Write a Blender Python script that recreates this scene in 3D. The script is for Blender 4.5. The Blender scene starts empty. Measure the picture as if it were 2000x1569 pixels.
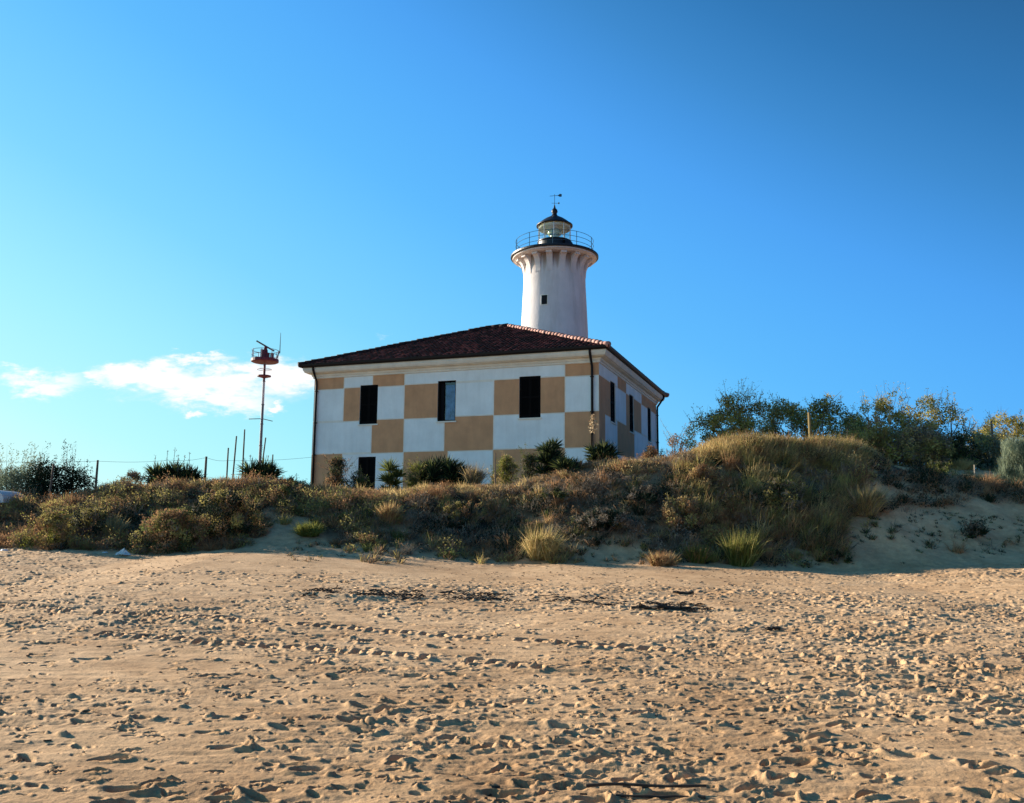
import bpy, math, random
import numpy as np
from mathutils import Matrix, Vector
R = math.radians
rng = np.random.default_rng(7)
random.seed(7)
scene = bpy.context.scene
COL = scene.collection

# ------------------------------------------------------------------ camera
F, PITCH, ROLL, EYE = 1764.0, 0.1507, 0.0084, 1.6      # focal length in pixels of a 2000 px wide frame
cd = bpy.data.cameras.new("camera"); cam = bpy.data.objects.new("camera", cd); COL.objects.link(cam)
cd.sensor_width = 36.0; cd.lens = 36.0 * F / 2000.0; cd.clip_end = 5000; cd.clip_start = 0.1
cam.matrix_world = Matrix.Translation((0, 0, EYE)) @ Matrix.Rotation(math.pi/2 + PITCH, 4, 'X') @ Matrix.Rotation(ROLL, 4, 'Z')
scene.camera = cam

# ------------------------------------------------------------------ light
SUN_EL, SUN_AZ = R(17.5), R(-61.0)        # azimuth measured from +Y (view direction) towards +X; negative = left
sx, sy, sz = math.sin(SUN_AZ)*math.cos(SUN_EL), math.cos(SUN_AZ)*math.cos(SUN_EL), math.sin(SUN_EL)
sd = bpy.data.lights.new("sun", 'SUN'); sd.energy = 5.0; sd.angle = R(0.5); sd.color = (1.0, 0.89, 0.73)
sun = bpy.data.objects.new("sun", sd); COL.objects.link(sun)
sun.rotation_euler = Vector((-sx, -sy, -sz)).to_track_quat('-Z', 'Y').to_euler()

def ray(px, py):
    X, Y = px-1000.0, py-784.5
    c, s = math.cos(ROLL), math.sin(ROLL)
    u, w = (c*X + s*Y)/F, -(-s*X + c*Y)/F
    cp, sp = math.cos(PITCH), math.sin(PITCH)
    return np.array([u, cp - w*sp, sp + w*cp])
def at(px, py, Y):
    d = ray(px, py); k = Y/d[1]
    return np.array([d[0]*k, Y, EYE + d[2]*k])

scene.view_settings.view_transform = 'Standard'
scene.view_settings.look = 'None'
scene.view_settings.exposure = 1.2
scene.view_settings.gamma = 1.0

def srgb(r, g, b):
    f = lambda c: (c/255.0)/12.92 if c/255.0 <= 0.04045 else ((c/255.0+0.055)/1.055)**2.4
    return (f(r), f(g), f(b), 1.0)

class N:
    """small helper for node trees"""
    def __init__(s, tree): s.t = tree
    def new(s, t, **kw):
        n = s.t.nodes.new(t)
        for k, v in kw.items(): setattr(n, k, v)
        return n
    def link(s, a, b): s.t.links.new(a, b)
    def math(s, op, a, b=None, c=None, clamp=False):
        n = s.new('ShaderNodeMath', operation=op, use_clamp=clamp)
        for i, v in enumerate((a, b, c)):
            if v is None: continue
            if isinstance(v, (int, float)): n.inputs[i].default_value = v
            else: s.link(v, n.inputs[i])
        return n.outputs[0]
    def mix(s, fac, a, b, blend='MIX'):
        n = s.new('ShaderNodeMix', data_type='RGBA', blend_type=blend)
        for k, v in ((0, fac), (6, a), (7, b)):
            if isinstance(v, (int, float)): n.inputs[k].default_value = v
            elif isinstance(v, tuple): n.inputs[k].default_value = v if len(v) == 4 else (*v, 1)
            else: s.link(v, n.inputs[k])
        return n.outputs[2]
    def ramp(s, fac, stops, interp='LINEAR'):
        n = s.new('ShaderNodeValToRGB'); cr = n.color_ramp; cr.interpolation = interp
        while len(cr.elements) > 1: cr.elements.remove(cr.elements[-1])
        cr.elements[0].position = stops[0][0]; cr.elements[0].color = stops[0][1]
        for p, c in stops[1:]:
            e = cr.elements.new(p); e.color = c
        s.link(fac, n.inputs[0]); return n.outputs[0]
    def noise(s, vec, scale, detail=3, rough=0.5, dist=0.0):
        n = s.new('ShaderNodeTexNoise'); n.inputs['Scale'].default_value = scale
        n.inputs['Detail'].default_value = detail; n.inputs['Roughness'].default_value = rough
        n.inputs['Distortion'].default_value = dist
        if vec is not None: s.link(vec, n.inputs['Vector'])
        return n

# ------------------------------------------------------------------ world: Nishita sky, tinted by direction, thin clouds low on the left
world = bpy.data.worlds.new("World"); scene.world = world; world.use_nodes = True
wt = world.node_tree; wt.nodes.clear(); W = N(wt)
sky = W.new('ShaderNodeTexSky', sky_type='NISHITA'); sky.sun_disc = False
sky.sun_elevation = SUN_EL; sky.sun_rotation = SUN_AZ; sky.altitude = 0; sky.air_density = 1.0; sky.dust_density = 0.6; sky.ozone_density = 2.0
geo = W.new('ShaderNodeTexCoord')
sep = W.new('ShaderNodeSeparateXYZ'); W.link(geo.outputs['Generated'], sep.inputs[0])
dx, dy, dz = sep.outputs
wv = W.math('ADD', W.math('ADD', dz, W.math('MULTIPLY', dx, 0.5)), W.math('MULTIPLY', W.math('MAXIMUM', W.math('MULTIPLY', dy, -1.0), 0.0), 0.14))        # darker away from the sun and upwards
table = [(-.40, (205, 252, 253)), (-.17, (206, 253, 253)), (-.10, (184, 249, 254)), (0, (162, 237, 254)), (.14, (126, 212, 254)), (.25, (106, 196, 254)), (.31, (94, 186, 253)),
         (.40, (84, 174, 250)), (.47, (76, 162, 242)), (.52, (68, 150, 226)), (.57, (60, 137, 206)), (.635, (48, 120, 184)), (.706, (42, 104, 160)), (.85, (38, 90, 142)), (1.15, (28, 66, 112))]
stops = [((a+0.4)/1.6, srgb(*c)) for a, c in table]
gfac = W.math('DIVIDE', W.math('ADD', wv, 0.4), 1.6, clamp=True)
grad = W.ramp(gfac, stops)
# clouds
ysafe = W.math('MAXIMUM', dy, 0.05)
u = W.math('DIVIDE', dx, ysafe); v = W.math('DIVIDE', dz, ysafe)
front = W.math('GREATER_THAN', dy, 0.05)
cvec = W.new('ShaderNodeCombineXYZ'); W.link(u, cvec.inputs[0]); W.link(W.math('MULTIPLY', v, 2.6), cvec.inputs[1])
nz = W.noise(cvec.outputs[0], 13.0, 6, 0.62, 0.3)
nz2 = W.noise(cvec.outputs[0], 50.0, 4, 0.6)
def uvof(px, py):
    d = ray(px, py); return d[0]/d[1], d[2]/d[1]
un = W.math('ADD', W.math('MULTIPLY', W.math('SUBTRACT', nz.outputs['Fac'], 0.5), 0.10), W.math('MULTIPLY', W.math('SUBTRACT', nz2.outputs['Fac'], 0.5), 0.03))
nz3 = W.noise(cvec.outputs[0], 22.0, 6, 0.65, 0.2); vn = W.math('MULTIPLY', W.math('SUBTRACT', nz3.outputs['Fac'], 0.5), 0.055)
u = W.math('ADD', u, un); v = W.math('ADD', v, vn)
ell = [(80, 748, 85, 24, 1.0), (25, 719, 40, 8, .55), (180, 742, 40, 18, .8), (300, 738, 130, 30, 1.1), (420, 755, 170, 38, 1.15), (400, 702, 80, 12, .75), (560, 735, 130, 34, 1.1),
       (470, 785, 90, 22, .8), (540, 801, 22, 12, .9), (378, 808, 20, 10, 1.0), (758, 656, 30, 10, .30), (660, 712, 60, 16, .6)]
acc = None
for (ex, ey, ea, eb, amp) in ell:
    u0, v0 = uvof(ex, ey)
    a = W.math('POWER', W.math('ABSOLUTE', W.math('MULTIPLY', W.math('SUBTRACT', u, u0), F/ea)), 2.0)
    b = W.math('POWER', W.math('ABSOLUTE', W.math('MULTIPLY', W.math('SUBTRACT', v, v0), F/eb)), 2.0)
    g = W.math('MULTIPLY', W.math('EXPONENT', W.math('MULTIPLY', W.math('ADD', a, b), -0.9)), amp)
    acc = g if acc is None else W.math('MAXIMUM', acc, g)
n1 = W.math('SUBTRACT', W.math('ADD', W.math('MULTIPLY', nz.outputs['Fac'], 2.6), W.math('MULTIPLY', nz2.outputs['Fac'], 0.9)), 0.72)
dens = W.math('MULTIPLY', acc, n1)
cm = W.new('ShaderNodeMapRange', interpolation_type='SMOOTHSTEP'); W.link(dens, cm.inputs[0])
cm.inputs[1].default_value = 0.16; cm.inputs[2].default_value = 1.0
cfac = W.math('MULTIPLY', cm.outputs[0], front)
gs = W.new('ShaderNodeVectorMath', operation='SCALE'); W.link(grad, gs.inputs[0]); gs.inputs['Scale'].default_value = 0.435
nsk = W.new('ShaderNodeVectorMath', operation='SCALE'); W.link(sky.outputs[0], nsk.inputs[0]); nsk.inputs['Scale'].default_value = 0.002
sm = W.new('ShaderNodeVectorMath', operation='ADD'); W.link(gs.outputs[0], sm.inputs[0]); W.link(nsk.outputs[0], sm.inputs[1])
skc = W.mix(cfac, sm.outputs[0], (0.47, 0.465, 0.47, 1))
bg = W.new('ShaderNodeBackground'); W.link(skc, bg.inputs[0]); bg.inputs[1].default_value = 1.0
wo = W.new('ShaderNodeOutputWorld'); W.link(bg.outputs[0], wo.inputs[0])

# ------------------------------------------------------------------ object helpers
def tag(o, label=None, cat=None, group=None, kind=None):
    if label: o['label'] = label
    if cat: o['category'] = cat
    if group: o['group'] = group
    if kind: o['kind'] = kind
    return o
def empty(name, loc=(0, 0, 0), rz=0.0, label=None, cat=None, group=None):
    o = bpy.data.objects.new(name, None); COL.objects.link(o); o.location = loc; o.rotation_euler = (0, 0, rz)
    o.empty_display_size = 0.2
    return tag(o, label, cat, group)
def copy_tree(o, parent=None):
    c = o.copy(); COL.objects.link(c); c.parent = parent
    for ch in [k for k in bpy.data.objects if k.parent == o]: copy_tree(ch, c)
    return c

class MB:
    """collects vertices, quads and triangles (numpy) with a material index per face"""
    def __init__(s): s.v = []; s.q = []; s.t = []; s.qm = []; s.tm = []; s.n = 0; s.smooth = False
    def add(s, v, q=None, t=None, m=0):
        v = np.asarray(v, float).reshape(-1, 3); o = s.n; s.v.append(v); s.n += len(v)
        for a, L, M, w in ((q, s.q, s.qm, 4), (t, s.t, s.tm, 3)):
            if a is None or len(a) == 0: continue
            a = np.asarray(a, np.int64).reshape(-1, w) + o; L.append(a)
            M.append(np.broadcast_to(np.asarray(m, np.int64), (len(a),)).copy())
        return s
    def box(s, lo, hi, m=0, fr=None):
        x0, y0, z0 = lo; x1, y1, z1 = hi
        v = np.array([(x, y, z) for z in (z0, z1) for y in (y0, y1) for x in (x0, x1)], float)
        if fr is not None: v = fr(v)
        return s.add(v, [(0, 2, 3, 1), (4, 5, 7, 6), (0, 1, 5, 4), (2, 6, 7, 3), (0, 4, 6, 2), (1, 3, 7, 5)], m=m)
    def tube(s, pts, rad, n=8, m=0, caps=True):
        pts = np.asarray(pts, float); k = len(pts)
        rad = np.broadcast_to(np.asarray(rad, float), (k,))
        tg = np.gradient(pts, axis=0); tg /= np.linalg.norm(tg, axis=1)[:, None] + 1e-9
        ref = np.array([0, 0, 1.0]) if abs(tg[0][2]) < 0.9 else np.array([1.0, 0, 0])
        V = []
        a0 = np.linspace(0, 2*np.pi, n, endpoint=False)
        for i in range(k):
            a = np.cross(tg[i], ref); a /= np.linalg.norm(a) + 1e-9; b = np.cross(tg[i], a)
            V.append(pts[i] + rad[i]*(np.cos(a0)[:, None]*a + np.sin(a0)[:, None]*b))
        V = np.concatenate(V); q = []
        for i in range(k-1):
            for j in range(n):
                q.append((i*n+j, i*n+(j+1) % n, (i+1)*n+(j+1) % n, (i+1)*n+j))
        t = []
        if caps:
            V = np.concatenate([V, pts[:1], pts[-1:]]); c0, c1 = k*n, k*n+1
            for j in range(n):
                t.append((c0, (j+1) % n, j)); t.append((c1, (k-1)*n+j, (k-1)*n+(j+1) % n))
        return s.add(V, q, t, m)
    def lathe(s, prof, c=(0, 0, 0), n=48, m=0, a0=0, a1=2*np.pi):
        full = abs(a1-a0-2*np.pi) < 1e-6
        ang = np.linspace(a0, a1, n, endpoint=not full); k = len(prof)
        V = np.array([(c[0]+r*np.cos(a), c[1]+r*np.sin(a), c[2]+z) for r, z in prof for a in ang]); q = []
        for i in range(k-1):
            for j in range(n if full else n-1):
                q.append((i*n+j, i*n+(j+1) % n, (i+1)*n+(j+1) % n, (i+1)*n+j))
        return s.add(V, q, m=m)
    def blades(s, base, d, L, Wd, droop=0.0, m=0, curve=None):
        n = len(base); L = np.broadcast_to(L, (n,))[:, None]; Wd = np.broadcast_to(Wd, (n,))[:, None]
        d = d/np.linalg.norm(d, axis=1)[:, None]
        sd_ = np.cross(d, rng.normal(size=(n, 3))); sd_ /= np.linalg.norm(sd_, axis=1)[:, None] + 1e-9
        dr = np.broadcast_to(droop, (n,))[:, None]
        hz = d.copy(); hz[:, 2] = 0
        mid = base + d*L*0.55; tip = base + d*L + hz*L*dr*0.4; tip[:, 2] -= (L*dr)[:, 0]
        V = np.stack([base-sd_*Wd*.5, base+sd_*Wd*.5, mid-sd_*Wd*.42, mid+sd_*Wd*.42, tip], 1).reshape(-1, 3)
        o = np.arange(n)[:, None]*5
        return s.add(V, o+np.array([0, 1, 3, 2]), None, m)._tri(V, o, m)
    def _tri(s, V, o, m):
        base = s.n - len(V); a = o+np.array([2, 3, 4]) + base; s.t.append(a)
        s.tm.append(np.broadcast_to(np.asarray(m, np.int64), (len(a),)).copy()); return s
    def leaves(s, p, size, m=0, up=0.3, asp=0.5):
        n = len(p); a = rng.normal(size=(n, 3)); a[:, 2] = a[:, 2]*0.6+up; a /= np.linalg.norm(a, axis=1)[:, None]
        b = np.cross(a, rng.normal(size=(n, 3))); b /= np.linalg.norm(b, axis=1)[:, None] + 1e-9
        sz_ = np.broadcast_to(size, (n,))[:, None]
        V = np.stack([p, p+a*sz_*.5+b*sz_*asp*.5, p+a*sz_, p+a*sz_*.5-b*sz_*asp*.5], 1).reshape(-1, 3)
        return s.add(V, np.arange(n)[:, None]*4+np.array([0, 1, 2, 3]), m=m)
    def build(s, name, mats, parent=None, smooth=None):
        me = bpy.data.meshes.new(name); V = np.concatenate(s.v)
        q = np.concatenate(s.q) if s.q else np.zeros((0, 4), int); t = np.concatenate(s.t) if s.t else np.zeros((0, 3), int)
        qm = np.concatenate(s.qm) if s.qm else np.zeros(0, int); tm = np.concatenate(s.tm) if s.tm else np.zeros(0, int)
        me.vertices.add(len(V)); me.vertices.foreach_set('co', V.astype(np.float32).ravel())
        me.loops.add(q.size+t.size); me.loops.foreach_set('vertex_index', np.concatenate([q.ravel(), t.ravel()]).astype(np.int32))
        me.polygons.add(len(q)+len(t))
        st = np.concatenate([np.arange(len(q))*4, q.size+np.arange(len(t))*3]).astype(np.int32)
        me.polygons.foreach_set('loop_start', st)
        me.polygons.foreach_set('material_index', np.concatenate([qm, tm]).astype(np.int32))
        me.polygons.foreach_set('use_smooth', np.full(len(q)+len(t), bool(smooth if smooth is not None else s.smooth)))
        me.update(calc_edges=True); me.validate()
        for mm in (mats if isinstance(mats, (list, tuple)) else [mats]): me.materials.append(mm)
        o = bpy.data.objects.new(name, me); COL.objects.link(o)
        if parent is not None: o.parent = parent
        return o

# ------------------------------------------------------------------ materials
def mat(name, col, rough=0.8, metal=0.0, var=0.0, vscale=3.0, bump=0.0, bscale=30.0, trans=0.0, col2=None, spec=0.3, coord='Object', streak=0.0):
    m = bpy.data.materials.new(name); m.use_nodes = True; t = m.node_tree; t.nodes.clear(); n = N(t)
    out = n.new('ShaderNodeOutputMaterial'); p = n.new('ShaderNodeBsdfPrincipled')
    p.inputs['Roughness'].default_value = rough; p.inputs['Metallic'].default_value = metal
    p.inputs['Specular IOR Level'].default_value = spec
    tc = n.new('ShaderNodeTexCoord')
    c = (*col, 1); src = None
    if var > 0 or col2:
        nz = n.noise(tc.outputs[coord], vscale, 4, 0.6)
        lo = tuple(x*(1-var) for x in col); hi = tuple(min(1, x*(1+var)) for x in (col2 or col))
        src = n.ramp(nz.outputs['Fac'], [(0.30, (*lo, 1)), (0.70, (*hi, 1))])
        if streak > 0:
            mp = n.new('ShaderNodeMapping'); mp.inputs['Scale'].default_value = (0.9, 0.9, 0.12); n.link(tc.outputs[coord], mp.inputs[0])
            ns = n.noise(mp.outputs[0], 2.4, 5, 0.7); src = n.mix(1.0, src, n.ramp(ns.outputs['Fac'], [(0.34, (1-streak, 1-streak*1.05, 1-streak*1.15, 1)), (0.56, (1, 1, 1, 1))]), 'MULTIPLY')
        n.link(src, p.inputs['Base Color'])
    else: p.inputs['Base Color'].default_value = c
    if bump > 0:
        b = n.new('ShaderNodeBump'); b.inputs['Strength'].default_value = 1.0; b.inputs['Distance'].default_value = bump
        nb = n.noise(tc.outputs[coord], bscale, 4, 0.6); n.link(nb.outputs['Fac'], b.inputs['Height']); n.link(b.outputs[0], p.inputs['Normal'])
    sh = p.outputs[0]
    if trans > 0:
        tr = n.new('ShaderNodeBsdfTranslucent')
        if src is not None: n.link(src, tr.inputs[0])
        else: tr.inputs[0].default_value = c
        ms = n.new('ShaderNodeMixShader'); ms.inputs[0].default_value = trans
        n.link(sh, ms.inputs[1]); n.link(tr.outputs[0], ms.inputs[2]); sh = ms.outputs[0]
    n.link(sh, out.inputs[0]); return m

M = {}
M['white_wall'] = mat('white_plaster', (0.84, 0.87, 0.84), 0.9, var=0.07, vscale=1.1, bump=0.006, bscale=14, streak=0.07)
M['tan_wall'] = mat('tan_paint', (0.62, 0.325, 0.165), 0.9, var=0.10, vscale=1.6, bump=0.006, bscale=14, streak=0.09)
def tower_mat():
    M['shaft'] = M['tower_wall'].copy(); M['shaft'].name = 'tower_plaster_stain_and_shade'; m = M['shaft']; t = m.node_tree; n = N(t); p = [x for x in t.nodes if x.type == 'BSDF_PRINCIPLED'][0]
    src = p.inputs['Base Color'].links[0].from_socket
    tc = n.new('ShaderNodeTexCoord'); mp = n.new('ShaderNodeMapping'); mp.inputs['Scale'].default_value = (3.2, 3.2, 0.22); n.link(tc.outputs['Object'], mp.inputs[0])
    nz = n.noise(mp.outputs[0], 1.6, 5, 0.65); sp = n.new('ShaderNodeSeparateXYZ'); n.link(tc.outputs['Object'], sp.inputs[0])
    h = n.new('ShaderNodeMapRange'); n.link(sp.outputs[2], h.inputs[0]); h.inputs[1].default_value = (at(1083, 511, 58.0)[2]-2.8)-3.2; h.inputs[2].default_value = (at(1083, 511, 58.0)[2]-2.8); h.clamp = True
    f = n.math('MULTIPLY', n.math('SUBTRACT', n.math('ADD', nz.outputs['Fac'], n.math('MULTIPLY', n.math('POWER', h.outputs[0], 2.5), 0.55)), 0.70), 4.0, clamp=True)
    f = n.math('MULTIPLY', f, 0.7); c = n.mix(f, src, (0.36, 0.26, 0.19)); h2 = n.new('ShaderNodeMapRange'); h2.clamp = True; n.link(n.math('ADD', sp.outputs[2], n.math('MULTIPLY', nz.outputs['Fac'], 1.1)), h2.inputs[0]); h2.inputs[1].default_value = (at(1083, 511, 58.0)[2]-2.8)-.55; h2.inputs[2].default_value = (at(1083, 511, 58.0)[2]-2.8)+.25; c = n.mix(n.math('MULTIPLY', h2.outputs[0], 0.55), c, (0.17, 0.10, 0.065)); n.link(c, p.inputs['Base Color'])  # stain streaks, plus brown recess shade between the corbels put into the colour
M['cream'] = mat('cream_plaster', (0.80, 0.76, 0.65), 0.9, var=0.10, vscale=2.0, bump=0.004, bscale=20)
M['tower_wall'] = mat('tower_plaster', (0.72, 0.655, 0.635), 0.85, var=0.08, vscale=0.8, bump=0.012, bscale=5, streak=0.14)
M['shutter'] = mat('shutter_paint', (0.006, 0.005, 0.005), 0.8, spec=0.05)
M['brown_metal'] = mat('brown_gutter_metal', (0.009, 0.005, 0.005), 0.6, var=0.3, vscale=5)
M['black_metal'] = mat('dark_iron', (0.018, 0.02, 0.026), 0.45, 0.3, var=0.3, vscale=6)
M['rail_metal'] = mat('blue_grey_rail_paint', (0.045, 0.10, 0.15), 0.5, 0.2)
M['dark_inside'] = mat('dark_window_reveal', (0.012, 0.012, 0.014), 0.9)
M['red_paint'] = mat('red_mast_paint', (0.095, 0.016, 0.03), 0.6, var=0.25, vscale=3)
M['white_paint'] = mat('white_mast_paint', (0.42, 0.40, 0.42), 0.6, var=0.15, vscale=3)
M['grey_metal'] = mat('galvanised_grey', (0.12, 0.13, 0.15), 0.5, 0.4, var=0.2, vscale=4)
M['wood_post'] = mat('weathered_post_wood', (0.13, 0.10, 0.075), 0.9, var=0.35, vscale=7, bump=0.003, bscale=40)
M['yellow_wood'] = mat('yellow_post_wood', (0.27, 0.19, 0.075), 0.8, var=0.2, vscale=7)
M['wire'] = mat('fence_wire', (0.10, 0.11, 0.12), 0.5, 0.6)
M['bark'] = mat('bark', (0.09, 0.07, 0.055), 0.95, var=0.3, vscale=8, bump=0.01, bscale=20)
M['deadwood'] = mat('driftwood', (0.05, 0.038, 0.028), 0.95, var=0.4, vscale=12)
M['pale_stick'] = mat('bleached_stick', (0.32, 0.27, 0.21), 0.9, var=0.2, vscale=9)
M['litter'] = mat('white_plastic', (0.80, 0.80, 0.78), 0.5, trans=0.2)
M['curtain'] = mat('blue_curtain', (0.03, 0.10, 0.24), 0.8, var=0.3, vscale=3, col2=(0.12, 0.24, 0.40))
M['lens'] = mat('lens_glass', (0.50, 0.56, 0.36), 0.15, spec=0.8)
M['lantern_cream'] = mat('lantern_inside_paint', (0.88, 0.80, 0.58), 0.8)
M['lit_white'] = mat('lantern_white_paint', (0.75, 0.76, 0.74), 0.6)
# foliage: (dark, light) by species
M['f_olive'] = mat('olive_foliage', (0.20, 0.175, 0.06), 0.8, var=0.4, vscale=1.4, trans=0.42, col2=(0.42, 0.35, 0.12), spec=0.05)
M['f_green'] = mat('green_foliage', (0.075, 0.095, 0.032), 0.75, var=0.3, vscale=1.6, trans=0.4, col2=(0.17, 0.19, 0.06), spec=0.05)
M['f_dark'] = mat('dark_green_foliage', (0.010, 0.020, 0.012), 0.65, var=0.4, vscale=2.0, trans=0.15, col2=(0.028, 0.045, 0.024), spec=0.05)
M['f_bright'] = mat('bright_grass', (0.15, 0.165, 0.035), 0.75, var=0.2, vscale=2.0, trans=0.45, col2=(0.24, 0.23, 0.05), spec=0.05)
M['f_rust'] = mat('rusty_dry_stems', (0.23, 0.12, 0.062), 0.9, var=0.45, vscale=1.8, trans=0.38, col2=(0.42, 0.245, 0.125), spec=0.05)
M['f_straw'] = mat('dry_straw_grass', (0.44, 0.31, 0.13), 0.9, var=0.3, vscale=1.5, trans=0.48, col2=(0.62, 0.46, 0.21), spec=0.05)
M['f_grey'] = mat('grey_twigs', (0.10, 0.08, 0.06), 0.95, var=0.5, vscale=3, trans=0.15, col2=(0.26, 0.21, 0.155), spec=0.05)
M['f_sage'] = mat('sage_foliage', (0.16, 0.19, 0.13), 0.9, var=0.25, vscale=2, trans=0.35, col2=(0.26, 0.30, 0.20), spec=0.05)
M['f_tree'] = mat('tree_foliage', (0.37, 0.31, 0.075), 0.75, var=0.25, vscale=0.8, trans=0.5, col2=(0.52, 0.42, 0.11), spec=0.05)
M['f_flower'] = mat('dry_yucca_flowers', (0.52, 0.40, 0.26), 0.85, var=0.25, vscale=6, trans=0.3, spec=0.05)
VEG = ['f_olive', 'f_green', 'f_dark', 'f_bright', 'f_rust', 'f_straw', 'f_grey', 'f_sage', 'f_tree', 'f_flower', 'bark']
VM = [M[k] for k in VEG]; VI = {k[2:] if k != 'bark' else k: i for i, k in enumerate(VEG)}

# glass (a pane that still lets one see in)
def glass_mat(name, tint, mixf):
    m = bpy.data.materials.new(name); m.use_nodes = True; t = m.node_tree; t.nodes.clear(); n = N(t)
    out = n.new('ShaderNodeOutputMaterial'); g = n.new('ShaderNodeBsdfGlossy'); g.inputs['Roughness'].default_value = 0.03
    tr = n.new('ShaderNodeBsdfTransparent'); tr.inputs[0].default_value = (*tint, 1)
    ms = n.new('ShaderNodeMixShader'); ms.inputs[0].default_value = mixf
    n.link(tr.outputs[0], ms.inputs[1]); n.link(g.outputs[0], ms.inputs[2]); n.link(ms.outputs[0], out.inputs[0]); return m
M['glass'] = glass_mat('window_glass', (0.75, 0.85, 0.95), 0.05)
M['lantern_glass'] = glass_mat('lantern_glass', (0.9, 0.95, 0.93), 0.10)

# roof tiles: curved clay tiles, colour differs tile by tile (UV = tile counts)
def tile_mat():
    m = bpy.data.materials.new('clay_roof_tiles'); m.use_nodes = True; t = m.node_tree; t.nodes.clear(); n = N(t)
    out = n.new('ShaderNodeOutputMaterial'); p = n.new('ShaderNodeBsdfPrincipled'); p.inputs['Roughness'].default_value = 0.9
    p.inputs['Specular IOR Level'].default_value = 0.15
    tc = n.new('ShaderNodeTexCoord')
    sc = n.new('ShaderNodeVectorMath', operation='SNAP'); of = n.new('ShaderNodeVectorMath', operation='ADD'); n.link(tc.outputs['Object'], of.inputs[0]); of.inputs[1].default_value = (0.6, 0.6, 0); n.link(of.outputs[0], sc.inputs[0]); sc.inputs[1].default_value = (0.21, 0.3326, 5)
    wn = n.new('ShaderNodeTexWhiteNoise'); n.link(sc.outputs[0], wn.inputs['Vector'])
    nz = n.noise(tc.outputs['Object'], 1.3, 4, 0.6)
    f = n.math('ADD', n.math('MULTIPLY', wn.outputs['Value'], 0.75), n.math('MULTIPLY', nz.outputs['Fac'], 0.35))
    c = n.ramp(f, [(0.1, (0.007, 0.003, 0.003, 1)), (0.40, (0.026, 0.006, 0.005, 1)), (0.70, (0.075, 0.014, 0.012, 1)), (0.98, (0.20, 0.048, 0.036, 1))])
    n.link(c, p.inputs['Base Color']); n.link(p.outputs[0], out.inputs[0]); return m
M['tiles'] = tile_mat()
M['ridge'] = mat('sunlit_ridge_clay', (0.30, 0.13, 0.10), 0.85, var=0.35, vscale=3.5, col2=(0.5, 0.27, 0.22))  # sunlit pink of the right-hand hips put into the clay colour
M['ridge_dark'] = mat('shaded_ridge_clay', (0.03, 0.014, 0.014), 0.9, var=0.35, vscale=3.5)  # same clay in a shaded tone, for the left hips and ridge

# ------------------------------------------------------------------ value noise
_tab = rng.random((512, 512))
def vnoise(x, y):
    xi = np.floor(x).astype(int); yi = np.floor(y).astype(int); fx = x-xi; fy = y-yi
    fx = fx*fx*(3-2*fx); fy = fy*fy*(3-2*fy)
    a = _tab[xi & 511, yi & 511]; b = _tab[(xi+1) & 511, yi & 511]; c = _tab[xi & 511, (yi+1) & 511]; d = _tab[(xi+1) & 511, (yi+1) & 511]
    return (a*(1-fx)+b*fx)*(1-fy)+(c*(1-fx)+d*fx)*fy*1.0
def fbm(x, y, o=4, g=0.5):
    s = 0; a = 1; t = 0
    for i in range(o):
        s = s+a*(vnoise(x*2**i+17.3*i, y*2**i+5.1*i)-0.5); t += a; a *= g
    return s/t*2
def sstep(t): t = np.clip(t, 0, 1); return t*t*(3-2*t)

# ------------------------------------------------------------------ terrain
YF, YC = 25.0, 30.5
foot = [(-900, 1060), (-400, 1066), (0, 1072), (150, 1075), (300, 1084), (390, 1078), (470, 1072), (650, 1080), (850, 1093), (1000, 1101), (1150, 1101), (1300, 1104), (1480, 1108), (1650, 1118), (1800, 1106), (2000, 1100), (2400, 1100), (2900, 1100)]
crest = [(-900, 990), (-400, 990), (0, 990), (150, 975), (270, 955), (400, 950), (520, 948), (620, 962), (760, 966), (900, 956), (1000, 948), (1100, 925), (1200, 908), (1300, 898), (1400, 884), (1500, 878), (1600, 882), (1680, 892), (1760, 915), (1850, 932), (1930, 948), (2000, 962), (2400, 970), (2900, 970)]
plat = [(-900, 2.4), (0, 2.5), (600, 2.9), (1000, 3.3), (1250, 3.7), (1450, 4.2), (1700, 4.55), (1850, 4.5), (2000, 4.3), (2900, 4.0)]
_f = np.array([at(a, b, YF) for a, b in foot]); _c = np.array([at(a, b, YC) for a, b in crest])
_px = np.array([(at(a, 950, 36)[0], z) for a, z in plat])
def H(x, y):
    x = np.asarray(x, float); y = np.asarray(y, float)
    yf = YF + 0.9*fbm(x*0.22+3, x*0+1.5, 3); yc = YC + 0.8*fbm(x*0.3+9, x*0+4.5, 3)
    zf = np.interp(x, _f[:, 0], _f[:, 2]); zc = np.interp(x, _c[:, 0], _c[:, 2]); zp = np.interp(x, _px[:, 0], _px[:, 1])
    t = np.clip((y-4.5)/(yf-4.5), 0, 1)
    zb = zf*(0.75*t+0.25*t*t)
    s = np.clip((y-yf)/(yc-yf), 0, 1); s2 = sstep(s)*0.75+s*0.25
    z = np.where(y < yf, zb, zf+(zc-zf)*s2)
    t2 = sstep((y-yc)/5.0); z = np.where(y > yc, zc+(zp-zc)*t2, z)
    far = sstep((y-95)/120.0); z = z*(1-far)+1.0*far
    m = sstep((y-yf-0.3)/1.5)*(1-sstep((y-60)/40))
    z = z + m*(0.16*fbm(x*0.75, y*0.75, 4)) + 0.03*fbm(x*0.35+40, y*0.35, 3)*(y > 3)
    z = z*sstep((y+60)/50)          # runs down to the sea behind the camera
    return z
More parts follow.
